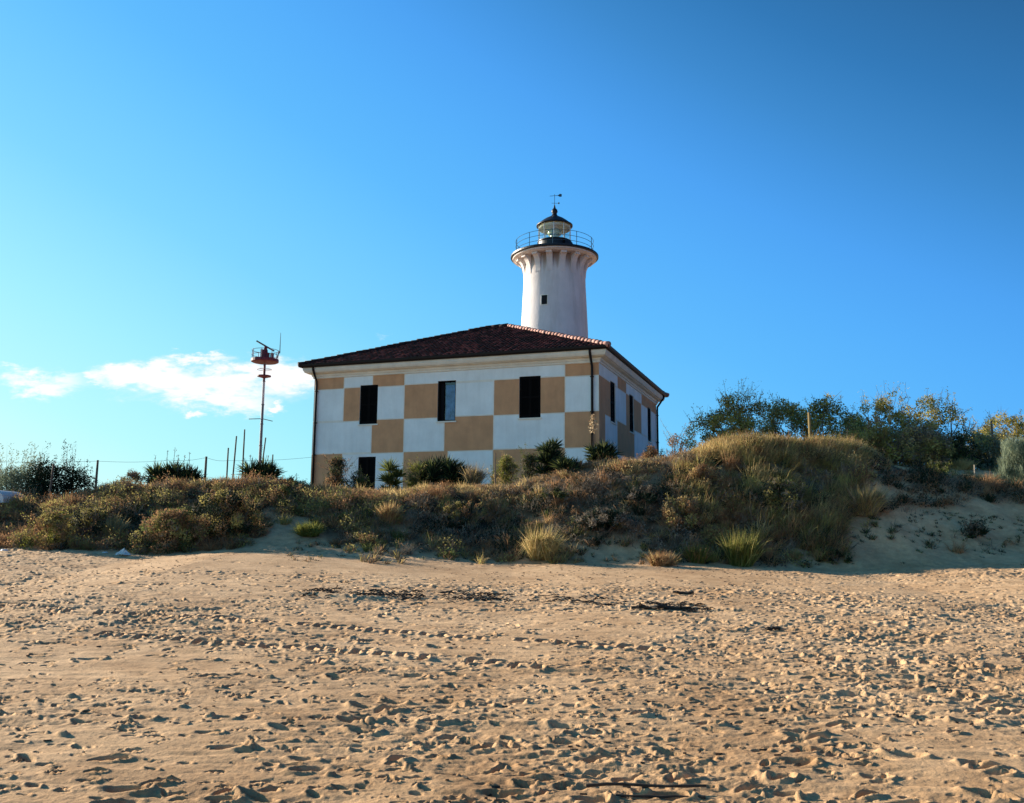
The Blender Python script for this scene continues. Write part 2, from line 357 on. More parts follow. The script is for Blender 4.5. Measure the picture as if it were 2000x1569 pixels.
def hit(px, py):
    d = ray(px, py); y0, y1 = 4.0, 90.0
    for n_ in (500, 60):
        yy = np.linspace(y0, y1, n_); k = yy/d[1]; below = EYE+d[2]*k < H(d[0]*k, yy)
        i = int(np.argmax(below)) if below.any() else n_-1
        y0, y1 = yy[max(i-1, 0)], yy[i]
    k = y1/d[1]; return np.array([d[0]*k, y1, float(H(d[0]*k, y1))])

# fan grid: fine in front of the camera, coarse far away
ys = [1.2]
while ys[-1] < 27: ys.append(ys[-1]*1.0027)
while ys[-1] < 36: ys.append(ys[-1]+0.09)
while ys[-1] < 90: ys.append(ys[-1]*1.02)
while ys[-1] < 3000: ys.append(ys[-1]*1.12)
ys = [-900, -300, -120, -60, -30, -15, -8, -4, -2, -0.6, 0.3] + ys
ys = np.array(ys)
u1 = np.linspace(-1, 1, 1000); ex = 1+np.cumsum(0.02*1.28**np.arange(24)); us = np.concatenate([-ex[::-1], u1, ex])
wid = np.maximum(ys, 4.0)*0.66; wid = np.where(ys < 0, 4*.66+np.abs(ys)*0.4, wid); wid = np.minimum(wid, 90*.66+0.35*np.maximum(ys-90, 0))
GX = us[None, :]*wid[:, None]; GY = np.repeat(ys[:, None], len(us), 1)
GX = GX*np.where(np.abs(us)[None, :] > 1.5, 3.0, 1.0) if False else GX
GZ = H(GX, GY)
rel = np.zeros_like(GZ)
beach = sstep((GY-3)/1.0)*(1-sstep((GY-24.2)/1.5))
near = (GY > 2) & (GY < 27)
# trodden, lumpy sand: density varies over the beach
trod = np.clip(0.72+1.2*fbm(GX*0.22+7, GY*0.30+2, 3), 0.15, 1.15)
smoothband = np.exp(-((GY-22.0)/2.5)**4)*(1-sstep((GX-5.0)/3.0))*sstep((GX+12.0)/4.0)*0.95
trod = trod*(1-smoothband)
rel += beach*trod*(0.026*fbm(GX*1.6, GY*2.2, 3)+-0.040*np.maximum(fbm(GX*3.2+3, GY*7.5, 3), -0.02)-0.030*np.maximum(fbm(GX*9, GY*17, 3), -0.1)*(0.3+sstep(.5+2*fbm(GX*.8+5, GY*.9, 2)))+0.006*fbm(GX*26, GY*32, 2))
rel += beach*(0.3+0.7*(1-smoothband))*0.011*fbm(GX*2.2+0.8*fbm(GX*.7, GY*.7, 2), GY*9.0+1.5*fbm(GX*.9+4, GY*.5, 2), 3)      # wind ripples
# foot prints
def pit(cx, cy, a, b, ang, dep, rim):
    i0, i1 = np.searchsorted(ys, [cy-a*2.6, cy+a*2.6])
    if i1-i0 < 2: return
    w = max(cy, 4)*0.66
    j0, j1 = np.searchsorted(us, [(cx-a*2.8)/w, (cx+a*2.8)/w])
    if j1-j0 < 2: return
    X = GX[i0:i1, j0:j1]-cx; Y = GY[i0:i1, j0:j1]-cy
    c, s = math.cos(ang), math.sin(ang); p = (c*X+s*Y)/a; q = (-s*X+c*Y)/b
    r = np.sqrt(p*p+q*q)
    rel[i0:i1, j0:j1] += -dep*(1-sstep((r-0.55)/0.6)) + rim*np.exp(-((r-1.3)/0.30)**2)*(0.6+0.6*np.sin(p*2+ang*5))
tm_grid = lambda x, y: float(np.clip(0.72+1.2*fbm(np.array(x*0.22+7), np.array(y*0.30+2), 3), 0.15, 1.15)*(1-np.exp(-((y-21.5)/2.0)**2)*(1-sstep((x-5.0)/3.0))*0.9))
def tm_vec(x, y): return np.clip(0.72+1.2*fbm(x*0.22+7, y*0.30+2, 3), 0.15, 1.15)*(1-np.exp(-((y-22.0)/2.5)**4)*(1-sstep((x-5.0)/3.0))*sstep((x+12.0)/4.0)*0.96)
def scatter(n, pw):
    y = 4.2+21.0*rng.random(n)**pw; x = (rng.random(n)*2-1)*y*0.64; k = rng.random(n) < tm_vec(x, y); return x[k], y[k]
for cx, cy in zip(*scatter(17000, .8)):
    a = rng.uniform(.08, .13) if rng.random() < 0.06 else rng.uniform(.02, .07)
    pit(cx, cy, a, a*rng.uniform(.30, .5), rng.normal(0.0, 0.38), a*rng.uniform(.4, .75), a*rng.uniform(.10, .26))
# clods: small raised crusts
for cx, cy in zip(*scatter(2200, .6)):
    a = rng.uniform(.02, .06); pit(cx, cy, a, a*rng.uniform(.4, .8), rng.normal(0.1, 0.9), -a*rng.uniform(.3, .55), 0)
# walked lines (steps one after the other)
for k in range(20):
    cx, cy = rng.uniform(-7, 8), rng.uniform(5, 22); an = rng.normal(0.0, 0.5); an += math.pi if rng.random() < .5 else 0
    for i in range(24):
        s = 1 if i % 2 else -1
        x = cx-math.sin(an)*0.10*s; y = cy+math.cos(an)*0.10*s
        pit(x, y, rng.uniform(.09, .13), rng.uniform(.04, .055), an+0.1*s, rng.uniform(.03, .05), .018)
        cx += math.cos(an)*0.62; cy += math.sin(an)*0.62; an += rng.normal(0, .07)
# tyre tracks with chevron lugs
def track(pts, halfw, dep, step):
    P = np.array([hit(*p)[:2] for p in pts]); seg = np.linalg.norm(np.diff(P, axis=0), axis=1); cs = np.concatenate([[0], np.cumsum(seg)])
    L = cs[-1]; n = int(L/step)
    for i in range(n):
        s = (i+.5)*step; x, y = np.interp(s, cs, P[:, 0]), np.interp(s, cs, P[:, 1])
        x2, y2 = np.interp(s+.1, cs, P[:, 0]), np.interp(s+.1, cs, P[:, 1]); an = math.atan2(y2-y, x2-x)
        if rng.random() < 0.12: continue
        for sd2 in (-1, 1):
            pit(x-math.sin(an)*halfw*.55*sd2, y+math.cos(an)*halfw*.55*sd2, halfw*.62, step*.24, an+sd2*0.95, dep*rng.uniform(.7, 1.2), dep*.22)
track([(-60, 1178), (140, 1192), (400, 1206), (700, 1228), (960, 1248), (1150, 1258), (1330, 1272)], 0.18, 0.07, 0.27)
track([(190, 1236), (400, 1256), (640, 1268), (860, 1284), (980, 1296), (1120, 1312)], 0.18, 0.085, 0.29)
track([(1600, 1283), (1720, 1289), (1900, 1300), (2040, 1312)], 0.16, 0.07, 0.34)
# wind-blown lines / low scarps along the old tide line
for (pa, pb, am) in (((500, 1158), (1400, 1192), .05), ((-20, 1236), (620, 1300), .025), ((900, 1300), (2020, 1340), .03), ((400, 1420), (1200, 1400), .03)):
    A, B = hit(*pa), hit(*pb); tt = np.clip((GX-A[0])/(B[0]-A[0]), -1, 2); yc_ = A[1]+(B[1]-A[1])*tt+0.35*fbm(GX*0.6, GX*0+am*100, 3)
    inx = sstep((GX-A[0])/1.0)*(1-sstep((GX-B[0])/1.0)); dyy = GY-yc_
    rel += near*inx*am*np.where(dyy > 0, np.exp(-dyy/0.5), np.exp(dyy/0.07))*np.clip(0.5+1.2*fbm(GX*1.1, GY*.2+3, 2), 0, 1)
GZ += np.where(near, rel, 0)
# tracks and hummocks on the sand bank on the right and the shaded scarp
bank = ((GY > 24) & (GY < 32)); GZ += np.where(bank, 0.03*fbm(GX*3, GY*3, 3), 0)

def sand_mat():
    m = bpy.data.materials.new('sand'); m.use_nodes = True; t = m.node_tree; t.nodes.clear(); n = N(t)
    out = n.new('ShaderNodeOutputMaterial'); p = n.new('ShaderNodeBsdfPrincipled'); p.inputs['Roughness'].default_value = 0.95
    p.inputs['Specular IOR Level'].default_value = 0.1
    tc = n.new('ShaderNodeTexCoord'); o = tc.outputs['Object']
    a = n.noise(o, 0.35, 4, 0.6); b = n.noise(o, 5.0, 5, 0.65); g = n.noise(o, 140, 2, 0.6)
    c = n.ramp(a.outputs['Fac'], [(0.35, (0.56, 0.37, 0.215, 1)), (0.65, (0.67, 0.455, 0.27, 1))])
    c2 = n.ramp(b.outputs['Fac'], [(0.30, (0.78, 0.74, 0.70, 1)), (0.65, (1.08, 1.05, 1.02, 1))])
    c = n.mix(1.0, c, c2, 'MULTIPLY')
    md = n.noise(o, 0.9, 5, 0.7, 0.6); c = n.mix(1.0, c, n.ramp(md.outputs['Fac'], [(0.36, (0.80, 0.76, 0.72, 1)), (0.56, (1.03, 1.03, 1.02, 1))]), 'MULTIPLY')
    c3 = n.ramp(g.outputs['Fac'], [(0.35, (0.80, 0.80, 0.80, 1)), (0.65, (1.12, 1.10, 1.08, 1))])
    c = n.mix(1.0, c, c3, 'MULTIPLY')
    sp_ = n.new('ShaderNodeSeparateXYZ'); n.link(o, sp_.inputs[0]); wet = n.new('ShaderNodeMapRange'); wet.clamp = True
    n.link(n.math('ADD', sp_.outputs[1], n.math('MULTIPLY', a.outputs['Fac'], 6.0)), wet.inputs[0]); wet.inputs[1].default_value = 16.0; wet.inputs[2].default_value = 6.5   # damper sand towards the water
    c = n.mix(n.math('MULTIPLY', wet.outputs[0], 0.75), c, (0.72, 0.66, 0.58, 1), 'MULTIPLY')
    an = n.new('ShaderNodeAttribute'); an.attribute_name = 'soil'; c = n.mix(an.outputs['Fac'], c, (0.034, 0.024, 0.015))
    n.link(c, p.inputs['Base Color'])
    b1 = n.noise(o, 28, 5, 0.7); b2 = n.noise(o, 9, 3, 0.6)
    hsum = n.math('ADD', n.math('MULTIPLY', b1.outputs['Fac'], 0.010), n.math('MULTIPLY', b2.outputs['Fac'], 0.010))
    bp = n.new('ShaderNodeBump'); bp.inputs['Distance'].default_value = 1.0; bp.inputs['Strength'].default_value = 0.9
    n.link(hsum, bp.inputs['Height']); n.link(bp.outputs[0], p.inputs['Normal'])
    n.link(p.outputs[0], out.inputs[0]); return m
M['sand'] = sand_mat()
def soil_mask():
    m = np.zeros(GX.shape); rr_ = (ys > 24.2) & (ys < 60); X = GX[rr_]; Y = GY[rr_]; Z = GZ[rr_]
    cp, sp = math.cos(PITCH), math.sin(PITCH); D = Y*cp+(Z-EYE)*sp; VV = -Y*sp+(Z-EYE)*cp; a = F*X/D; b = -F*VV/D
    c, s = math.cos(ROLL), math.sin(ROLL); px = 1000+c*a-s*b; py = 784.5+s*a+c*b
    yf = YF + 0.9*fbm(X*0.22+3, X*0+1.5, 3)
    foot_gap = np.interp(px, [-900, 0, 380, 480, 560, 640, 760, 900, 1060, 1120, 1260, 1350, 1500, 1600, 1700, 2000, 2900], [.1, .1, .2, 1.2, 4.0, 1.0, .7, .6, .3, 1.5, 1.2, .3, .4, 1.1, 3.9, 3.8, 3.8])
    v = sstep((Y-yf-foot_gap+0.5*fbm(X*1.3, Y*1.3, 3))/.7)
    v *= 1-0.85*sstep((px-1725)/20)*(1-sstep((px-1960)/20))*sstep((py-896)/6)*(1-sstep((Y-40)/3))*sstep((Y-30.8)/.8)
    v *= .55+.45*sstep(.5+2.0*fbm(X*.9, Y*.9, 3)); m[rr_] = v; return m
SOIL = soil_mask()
nr, nc = GX.shape
idx = np.arange(nr*nc).reshape(nr, nc)
g = MB(); g.add(np.stack([GX, GY, GZ], -1).reshape(-1, 3), np.stack([idx[:-1, :-1], idx[:-1, 1:], idx[1:, 1:], idx[1:, :-1]], -1).reshape(-1, 4))
gr = g.build('ground', M['sand'], smooth=True); at_ = gr.data.attributes.new('soil', 'FLOAT', 'POINT'); at_.data.foreach_set('value', SOIL.astype(np.float32).ravel()); tag(gr, 'trodden pale sand beach rising to a dune bank', 'sand', kind='structure')

# ------------------------------------------------------------------ the keeper's house
YAW = 0.3446; CX, CY = 3.901, 40.0; LEN, DEP = 14.75, 13.74
A_ = np.array([-math.cos(YAW), math.sin(YAW)]); B_ = np.array([math.sin(YAW), math.cos(YAW)])
# local frame: u along the front from the near right corner, v into the house
def hw(v):                      # local (u,v,z) -> world
    v = np.atleast_2d(np.asarray(v, float)); o = np.empty_like(v)
    o[:, :2] = np.array([CX, CY])+v[:, :1]*A_+v[:, 1:2]*B_; o[:, 2] = v[:, 2]; return o
def on_front(px, py):           # pixel -> (u,z) on the front wall
    d = ray(px, py); n2 = -B_; k = (n2 @ np.array([CX, CY]))/(n2 @ d[:2]); P = d[:2]*k
    return float((P-np.array([CX, CY])) @ A_), float(EYE+d[2]*k)
def on_side(px, py):            # pixel -> (v,z) on the right wall
    d = ray(px, py); n2 = -A_; k = (n2 @ np.array([CX, CY]))/(n2 @ d[:2]); P = d[:2]*k
    return float((P-np.array([CX, CY])) @ B_), float(EYE+d[2]*k)
ZE, ZU, ZM, ZL, Z0 = 8.423+EYE, 7.329+EYE, 5.678+EYE, 4.062+EYE, 2.4
ZT = on_front(1135, 704)[1]      # top of the first row of panels
print('ZT', ZT, 'ZE', ZE, 'tower ref', at(1083, 512, 58))
house = empty('house', (0, 0, 0), 0, 'low house with a white and tan chequered facade and dark red hipped roof', 'house')
house.location = tuple(hw([(LEN/2, DEP/2, 0)])[0][:2])+(2.8,)
HL = Vector(house.location)
hfix = lambda P: P-np.array(HL)
fr = lambda v: hfix(hw(v))

fu = lambda px, y=800: on_front(px, y)[0]
sv = lambda px, y=800: on_side(px, y)[0]
frontcells = [   # (px left, px right, z0, z1, tan?)
    (0, 672, ZU, ZT, 1), (672, 729, ZU, ZT, 0), (729, 790, ZU, ZT, 1), (790, 1104, ZU, ZT, 0), (1104, 9999, ZU, ZT, 1),
    (0, 672, ZM, ZU, 0), (672, 721, ZM, ZU, 1), (721, 790, ZM, ZU, 0), (790, 873, ZM, ZU, 1), (873, 965, ZM, ZU, 0), (965, 1103, ZM, ZU, 1), (1103, 9999, ZM, ZU, 0),
    (0, 726, ZL, ZM, 0), (726, 788, ZL, ZM, 1), (788, 868, ZL, ZM, 0), (868, 963, ZL, ZM, 1), (963, 1103, ZL, ZM, 0), (1103, 9999, ZL, ZM, 1),
    (0, 668, Z0, ZL, 1), (668, 788, Z0, ZL, 0), (788, 874, Z0, ZL, 1), (874, 963, Z0, ZL, 0), (963, 1103, Z0, ZL, 1), (1103, 9999, Z0, ZL, 0)]
def cellu(a, b, z0, z1):
    y = {ZT: 735, ZU: 780, ZM: 850, ZL: 900}[z1]
    return (0.0 if b == 9999 else fu(b, y)), (LEN if a == 0 else fu(a, y))
FC = [(*cellu(a, b, z0, z1), z0, z1, t) for a, b, z0, z1, t in frontcells]
sidecells = [
    (0, 1206.3, ZU, ZT, 0, 740), (1206.3, 1223, ZU, ZT, 1, 750), (1223, 1253, ZU, ZT, 0, 770), (1253, 9999, ZU, ZT, 1, 780),
    (0, 1197, ZM, ZU, 1, 780), (1197, 1223, ZM, ZU, 0, 800), (1223, 1252.5, ZM, ZU, 1, 810), (1252.5, 9999, ZM, ZU, 0, 820),
    (0, 1182, ZL, ZM, 1, 830), (1182, 1206, ZL, ZM, 0, 840), (1206, 1239, ZL, ZM, 1, 850), (1239, 9999, ZL, ZM, 0, 860),
    (0, 1182, Z0, ZL, 0, 880), (1182, 1206, Z0, ZL, 1, 880), (1206, 1239, Z0, ZL, 0, 880), (1239, 9999, Z0, ZL, 1, 880)]
SC = [((0.0 if a == 0 else sv(a, y)), (DEP if b == 9999 else sv(b, y)), z0, z1, t) for a, b, z0, z1, t, y in sidecells]
WH = 1.95
def fwin(x0, x1, y0, y1):
    u0, zt = on_front(x1, (y0)); u1, _ = on_front(x0, y0); zb = on_front((x0+x1)/2, y1)[1]; zt = on_front((x0+x1)/2, y0+1)[1]; return (u0, u1, zb, zt)
FW = [fwin(704, 738.5, 751, 828), fwin(855.5, 890.5, 744, 823.5), fwin(1014.3, 1056, 733, 816)]
w4 = fwin(700, 734, 891.5, 965); FW.append((w4[0], w4[1], w4[3]-1.95, w4[3]))
def swin(x0, x1, y0, y1):
    xm = (x0+x1)/2; v0 = sv(x0, (y0+y1)/2); v1 = sv(x1, (y0+y1)/2); return (v0, v1, on_side(xm, y1)[1], on_side(xm, y0)[1])
SW = [swin(1191.5, 1203, 743, 822), swin(1228.5, 1239, 771, 843), swin(1264.5, 1272.5, 797, 862)]
print('front windows', np.round(FW, 2).tolist()); print('side windows', np.round(SW, 2).tolist())
wz0 = np.mean([w[2] for w in FW[:3]]); wz1 = np.mean([w[3] for w in FW[:3]])
FW = [(w[0], w[1], wz0, wz1) if i < 3 else w for i, w in enumerate(FW)]
swd = 1.05
SW = [((w[0]+w[1])/2-swd/2, (w[0]+w[1])/2+swd/2, wz0, wz1) for w in SW]

BW = 0.055
def wall_grid(mb, span, cells, wins, frame, ztop):
    us_ = {0.0, span}; zs_ = {Z0, ztop, ZT}
    for (a, b, z0, z1, t) in cells:
        for k in (a, b): us_ |= {k, k-BW, k+BW}
        for k in (z0, z1): zs_ |= {k, k-BW, k+BW}
    for (a, b, z0, z1) in wins: us_ |= {a, b}; zs_ |= {z0, z1}
    U = np.array(sorted(x for x in us_ if -1e-6 <= x <= span+1e-6)); Z = np.array(sorted(z for z in zs_ if Z0-1e-6 <= z <= ztop+1e-6))
    U = U[np.concatenate([[True], np.diff(U) > 1e-4])]; Z = Z[np.concatenate([[True], np.diff(Z) > 1e-4])]
    P = np.array([(u_, 0, z_) for z_ in Z for u_ in U]); q = []; mi = []
    for i in range(len(Z)-1):
        for j in range(len(U)-1):
            uc, zc = (U[j]+U[j+1])/2, (Z[i]+Z[i+1])/2
            if any(a < uc < b and z0 < zc < z1 for a, b, z0, z1 in wins): continue
            mm = 2
            for (a, b, z0, z1, t) in cells:
                if a <= uc <= b and z0 <= zc <= z1:
                    if t: mm = 1
                    else: mm = 0 if (uc-a > BW and b-uc > BW and zc-z0 > BW and z1-zc > BW) else 2
            q.append((i*len(U)+j, i*len(U)+j+1, (i+1)*len(U)+j+1, (i+1)*len(U)+j)); mi.append(mm)
    mb.add(frame(P), q, m=np.array(mi))
    for (a, b, z0, z1) in wins:     # reveals
        dd = 0.22
        for (p0, p1) in (((a, z0), (a, z1)), ((b, z1), (b, z0)), ((a, z1), (b, z1)), ((b, z0), (a, z0))):
            mb.add(frame(np.array([(p0[0], 0, p0[1]), (p1[0], 0, p1[1]), (p1[0], dd, p1[1]), (p0[0], dd, p0[1])])), [(0, 1, 2, 3)], m=2)
        mb.add(frame(np.array([(a, dd, z0), (b, dd, z0), (b, dd, z1), (a, dd, z1)])), [(0, 1, 2, 3)], m=3)
ff = fr                                               # front: (u, depth, z)
fs = lambda v: fr(np.stack([v[:, 1], v[:, 0], v[:, 2]], 1))            # side: (v, depth, z)
fb = lambda v: fr(np.stack([v[:, 0], DEP-v[:, 1], v[:, 2]], 1))
fl = lambda v: fr(np.stack([LEN-v[:, 1], v[:, 0], v[:, 2]], 1))
wb = MB(); wall_grid(wb, LEN, FC, FW, ff, ZE-0.05); wall_grid(wb, DEP, SC, SW, fs, ZE-0.05)
mir = lambda cells, sp: [(sp-b, sp-a, z0, z1, t) for a, b, z0, z1, t in cells]
wall_grid(wb, LEN, mir(FC, LEN), [(2, 3, wz0, wz1), (11, 12, wz0, wz1)], fb, ZE-0.05); wall_grid(wb, DEP, mir(SC, DEP), [(3, 4, wz0, wz1), (9, 10, wz0, wz1)], fl, ZE-0.05)
wb.build('wall', [M['white_wall'], M['tan_wall'], M['cream'], M['dark_inside']], house)

# cornice: stepped moulding under the eaves, swept round the four walls
OV = 0.5
def ring(mb, prof, m=0):        # prof: list of (outward offset, z); mitred at the corners
    k = len(prof); V = []
    for o, z in prof: V += [(-o, -o, z), (LEN+o, -o, z), (LEN+o, DEP+o, z), (-o, DEP+o, z)]
    q = []
    for i in range(k):
        i2 = (i+1) % k
        for j in range(4): q.append((i*4+j, i*4+(j+1) % 4, i2*4+(j+1) % 4, i2*4+j))
    mb.add(fr(np.array(V)), q, m=m)
cb = MB()
ring(cb, [(0.003, ZE-0.02), (OV-.06, ZE-0.02), (OV-.06, ZE-0.12), (OV-.10, ZE-0.20), (OV-.14, ZE-0.26), (.30, ZE-.27), (.27, ZE-.30), (0.12, ZE-0.33), (0.10, ZE-.42), (0.06, ZE-.44), (0.05, ZE-0.52), (0.003, ZE-.54)])
cb.build('cornice', M['cream'], house)
gb = MB(); ring(gb, [(OV-.055, ZE-0.01), (OV+.05, ZE-0.01), (OV+.10, ZE+.04), (OV+.12, ZE+.14), (OV-.055, ZE+.14)]); gb.build('gutter', M['brown_metal'], house)

# roof: four slopes of curved tiles
RS = math.tan(R(22.5)); EO = OV+0.10; ZR = ZE+0.08
def roof():
    rf = MB()
    per, row = 0.21, 0.36
    half = (DEP+2*EO)/2
    for (W_, toW) in ((LEN+2*EO, lambda a, b: (a-EO, b-EO)), (LEN+2*EO, lambda a, b: (a-EO, DEP+EO-b)),
                      (DEP+2*EO, lambda a, b: (b-EO, a-EO)), (DEP+2*EO, lambda a, b: (LEN+EO-b, a-EO))):
        na = int(W_/per*8); nb = int(half/math.cos(R(22.5))/row)
        aa = np.linspace(0, W_, na+1); wav = 0.045*np.abs(np.sin(aa/per*np.pi))
        jit = np.repeat(rng.normal(0, .006, (nb+1, na//8+2)), 8, axis=1)[:, :na+1]
        V = []; q = []; rows = 0
        for r in range(nb+1):
            for e, lift in ((0.0, 0.035), (1.0, 0.0)):
                b = min((r+e)*row*math.cos(R(22.5)), half)
                top = min(W_/2, 1e9)
                # clip sideways at the hips
                lo = min(b, W_/2); hi = W_-lo
                ac = np.clip(aa, lo, hi)
                inside = ((aa >= lo) & (aa <= hi))
                wz = 0.045*np.abs(np.sin(ac/per*np.pi))
                u_, v_ = toW(ac, np.full_like(ac, b))
                V.append(np.stack([u_, v_, ZR+b*RS+wz+lift+jit[r]*inside], 1)); rows += 1
        V = np.concatenate(V); w = na+1
        ii = np.arange(rows-1)[:, None]*w+np.arange(na)[None, :]
        q = np.stack([ii, ii+1, ii+1+w, ii+w], -1).reshape(-1, 4)
        a0 = V[q[:, 0]]; a1 = V[q[:, 1]]; a2 = V[q[:, 2]]; a3 = V[q[:, 3]]
        ar = np.linalg.norm(np.cross(a2-a0, a3-a1), axis=1); q = q[ar > 1e-6]
        rf.add(V, q)
        # eave edge
    P = np.concatenate(rf.v); rf.v = [P]
    me = rf
    o = me.build('roof', M['tiles'], house)
    # local coords = house (u,v,z), so the tile pattern follows the slopes
    Mx = Matrix(((A_[0], B_[0], 0, CX-HL.x), (A_[1], B_[1], 0, CY-HL.y), (0, 0, 1, -HL.z), (0, 0, 0, 1)))
    o.matrix_local = Mx
    return o
roof_o = roof()
half = (DEP+2*EO)/2; zr = ZR+half*RS
LP = Matrix(roof_o.matrix_local)
def caps(name, p0, p1, m, r=0.13):
    p0, p1 = np.array(p0, float), np.array(p1, float); L = np.linalg.norm(p1-p0); n = int(L/0.34); c = MB()
    for i in range(n):
        a = p0+(p1-p0)*(i/n); b = p0+(p1-p0)*((i+1.12)/n); jr = rng.normal(0, .008, 3)
        c.tube([a+jr, b+jr-(0, 0, .015)], [r*rng.uniform(.98, 1.08), r*.84], 12)
    o = c.build(name, m, roof_o, smooth=True); return o
e0 = -EO; rl0 = (half-EO, DEP/2, zr); rl1 = (LEN+EO-half, DEP/2, zr)
caps('hip_cap', (e0, e0, ZR+.05), (rl0[0], rl0[1], zr+.05), M['ridge'])
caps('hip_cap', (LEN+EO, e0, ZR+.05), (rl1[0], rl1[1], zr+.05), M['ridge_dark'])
caps('hip_cap', (e0, DEP+EO, ZR+.05), (rl0[0], rl0[1], zr+.05), M['ridge'])
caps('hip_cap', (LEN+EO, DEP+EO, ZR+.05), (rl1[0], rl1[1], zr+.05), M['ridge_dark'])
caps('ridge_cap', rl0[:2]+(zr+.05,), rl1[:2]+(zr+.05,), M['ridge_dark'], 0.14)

# downpipes
def pipe(uu, vv, ou, ov):
    p = MB(); px_ = [(uu+ou*(OV-.02), vv+ov*(OV-.02), ZE+.0), (uu+ou*(OV-.02), vv+ov*(OV-.02), ZE-.12), (uu+ou*.30, vv+ov*.30, ZE-.40), (uu+ou*.10, vv+ov*.10, ZE-.68), (uu+ou*.09, vv+ov*.09, ZE-.9), (uu+ou*.09, vv+ov*.09, Z0+.1)]
    p.tube(fr(np.array(px_)), 0.058, 8)
    for z in (ZE-1.2, ZE-2.8, ZE-4.4): p.box((uu+ou*.09-.075, vv+ov*.09-.075, z), (uu+ou*.09+.075, vv+ov*.09+.075, z+.04), fr=fr)
    p.build('downpipe', M['brown_metal'], house, smooth=True)
pipe(fu(1157.5, 780), 0, 0, -1); pipe(LEN-0.18, 0, 0, -1); pipe(0, DEP-.16, -1, 0)

# windows
def window(wn, frame, kind):
    a, b, z0, z1 = wn; par = MB()
    t = 0.05
    for (x0, x1, y0, y1) in ((a, a+t, z0, z1), (b-t, b, z0, z1), (a+t, b-t, z1-t, z1), (a+t, b-t, z0, z0+t)):
        par.box((x0, 0.05, y0), (x1, 0.13, y1), fr=frame)
    w = par.build('window', M['shutter'], house)
    sl = MB(); sl.box((a-.06, -.05, z0-.07), (b+.06, .10, z0-.002), fr=frame); sl.build('sill', M['cream'] if kind != 'x' else M['shutter'], w)
    mid = (a+b)/2
    def leaf(x0, x1, yy=0.035):
        s_ = MB()
        for (p, q, r, s2) in ((x0, x0+.06, z0+t, z1-t), (x1-.06, x1, z0+t, z1-t), (x0+.06, x1-.06, z1-t-.08, z1-t), (x0+.06, x1-.06, z0+t, z0+t+.1), (x0+.06, x1-.06, (z0+z1)/2-.04, (z0+z1)/2+.04)):
            s_.box((p, yy, r), (q, yy+.045, s2), fr=frame)
        zz = z0+t+.11
        while zz < z1-t-.1:
            V = np.array([(x0+.06, yy+.005, zz), (x1-.06, yy+.005, zz), (x1-.06, yy+.04, zz+.05), (x0+.06, yy+.04, zz+.05)]); s_.add(frame(V), [(0, 1, 2, 3)]); zz += .042
        s_.build('shutter', M['shutter'], w)
    if kind == 'closed': leaf(a+t, mid-.003); leaf(mid+.003, b-t)
    elif kind == 'open':      # window with a blue curtain behind the glass, the left part in deep shade
        gl = MB(); gl.box((a+t, 0.14, z0+t), (mid+.14, .15, z1-t), fr=frame); gl.build('pane', M['glass'], w)
        c = MB(); n = 26; xs = np.linspace(a+t, mid+.14, n); V = []
        for z in (z0+t, z1-t-.14): V += [(x, .185+.02*math.sin(i*1.3), z) for i, x in enumerate(xs)]
        c.add(frame(np.array(V)), [(i, i+1, n+i+1, n+i) for i in range(n-1)]); c.build('curtain', M['curtain'], w, smooth=True)
        ml = MB(); ml.box((mid+.14, .12, z0+t), (mid+.19, .17, z1-t), fr=frame); ml.build('mullion', M['shutter'], w)
        s2 = MB()
        s2.box((b-t-.05, 0.0, z0+t), (b-t, .10, z1-t), fr=frame); s2.build('shutter', M['shutter'], w)
    return w
window(FW[0], ff, 'closed'); window(FW[1], ff, 'open'); window(FW[2], ff, 'closed'); window(FW[3], ff, 'closed')
for s_ in SW: window(s_, fs, 'closed')
for s_ in [(2, 3, wz0, wz1), (11, 12, wz0, wz1)]: window(s_, fb, 'closed')
for s_ in [(3, 4, wz0, wz1), (9, 10, wz0, wz1)]: window(s_, fl, 'closed')
wl = MB(); pz = hw([(LEN+.12, .6, ZL+.3)])[0]
wl.box((-.28, .3, ZE-1.6), (-.1, .38, ZE-1.45), fr=lambda v: fr(v+np.array([0, 0, 0]))); 
wl.tube(fr(np.array([(-.003, 2.9, wz1+.25), (-.25, 2.9, wz1+.3)])), .02, 6); wl.tube(fr(np.array([(-.25, 2.9, wz1+.3), (-.25, 2.9, wz1+.12)])), [.04, .10], 10)
wl = None

# ------------------------------------------------------------------ lighthouse
TY = 58.0
T0 = at(1083, 640, TY); TX = float(at(1083, 512, TY)[0]); 
def tz(py): return float(at(1083, py, TY)[2])
kpx = TY/F*1.055           # metres per source pixel out there
lh = empty('lighthouse', (TX, TY, 2.8), 0, 'round white lighthouse tower with a gallery and dark domed lantern behind the house', 'lighthouse')
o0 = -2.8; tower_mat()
r_b, r_t = 63.5*kpx, 59.0*kpx
zg = tz(511)+o0              # underside of the gallery slab
prof = [(r_b*1.05, 0), (r_b, tz(650)+o0), (r_t*1.005, tz(560)+o0), (r_t, zg-1.1), (r_t, zg)]
pr = []
for i in range(len(prof)-1):
    for k in range(6):
        t = k/6; pr.append((prof[i][0]*(1-t)+prof[i+1][0]*t, prof[i][1]*(1-t)+prof[i+1][1]*t))
pr.append(prof[-1])
m_ = MB(); m_.lathe(pr, n=72)
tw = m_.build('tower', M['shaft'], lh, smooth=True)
rg = 83.5*kpx
m_ = MB(); m_.lathe([(0, zg), (rg-.28, zg), (rg-.22, zg+.05), (rg-.12, zg+.07), (rg-.10, zg+.16), (0, zg+.16)], n=72); m_.build('gallery_slab', M['tower_wall'], lh)
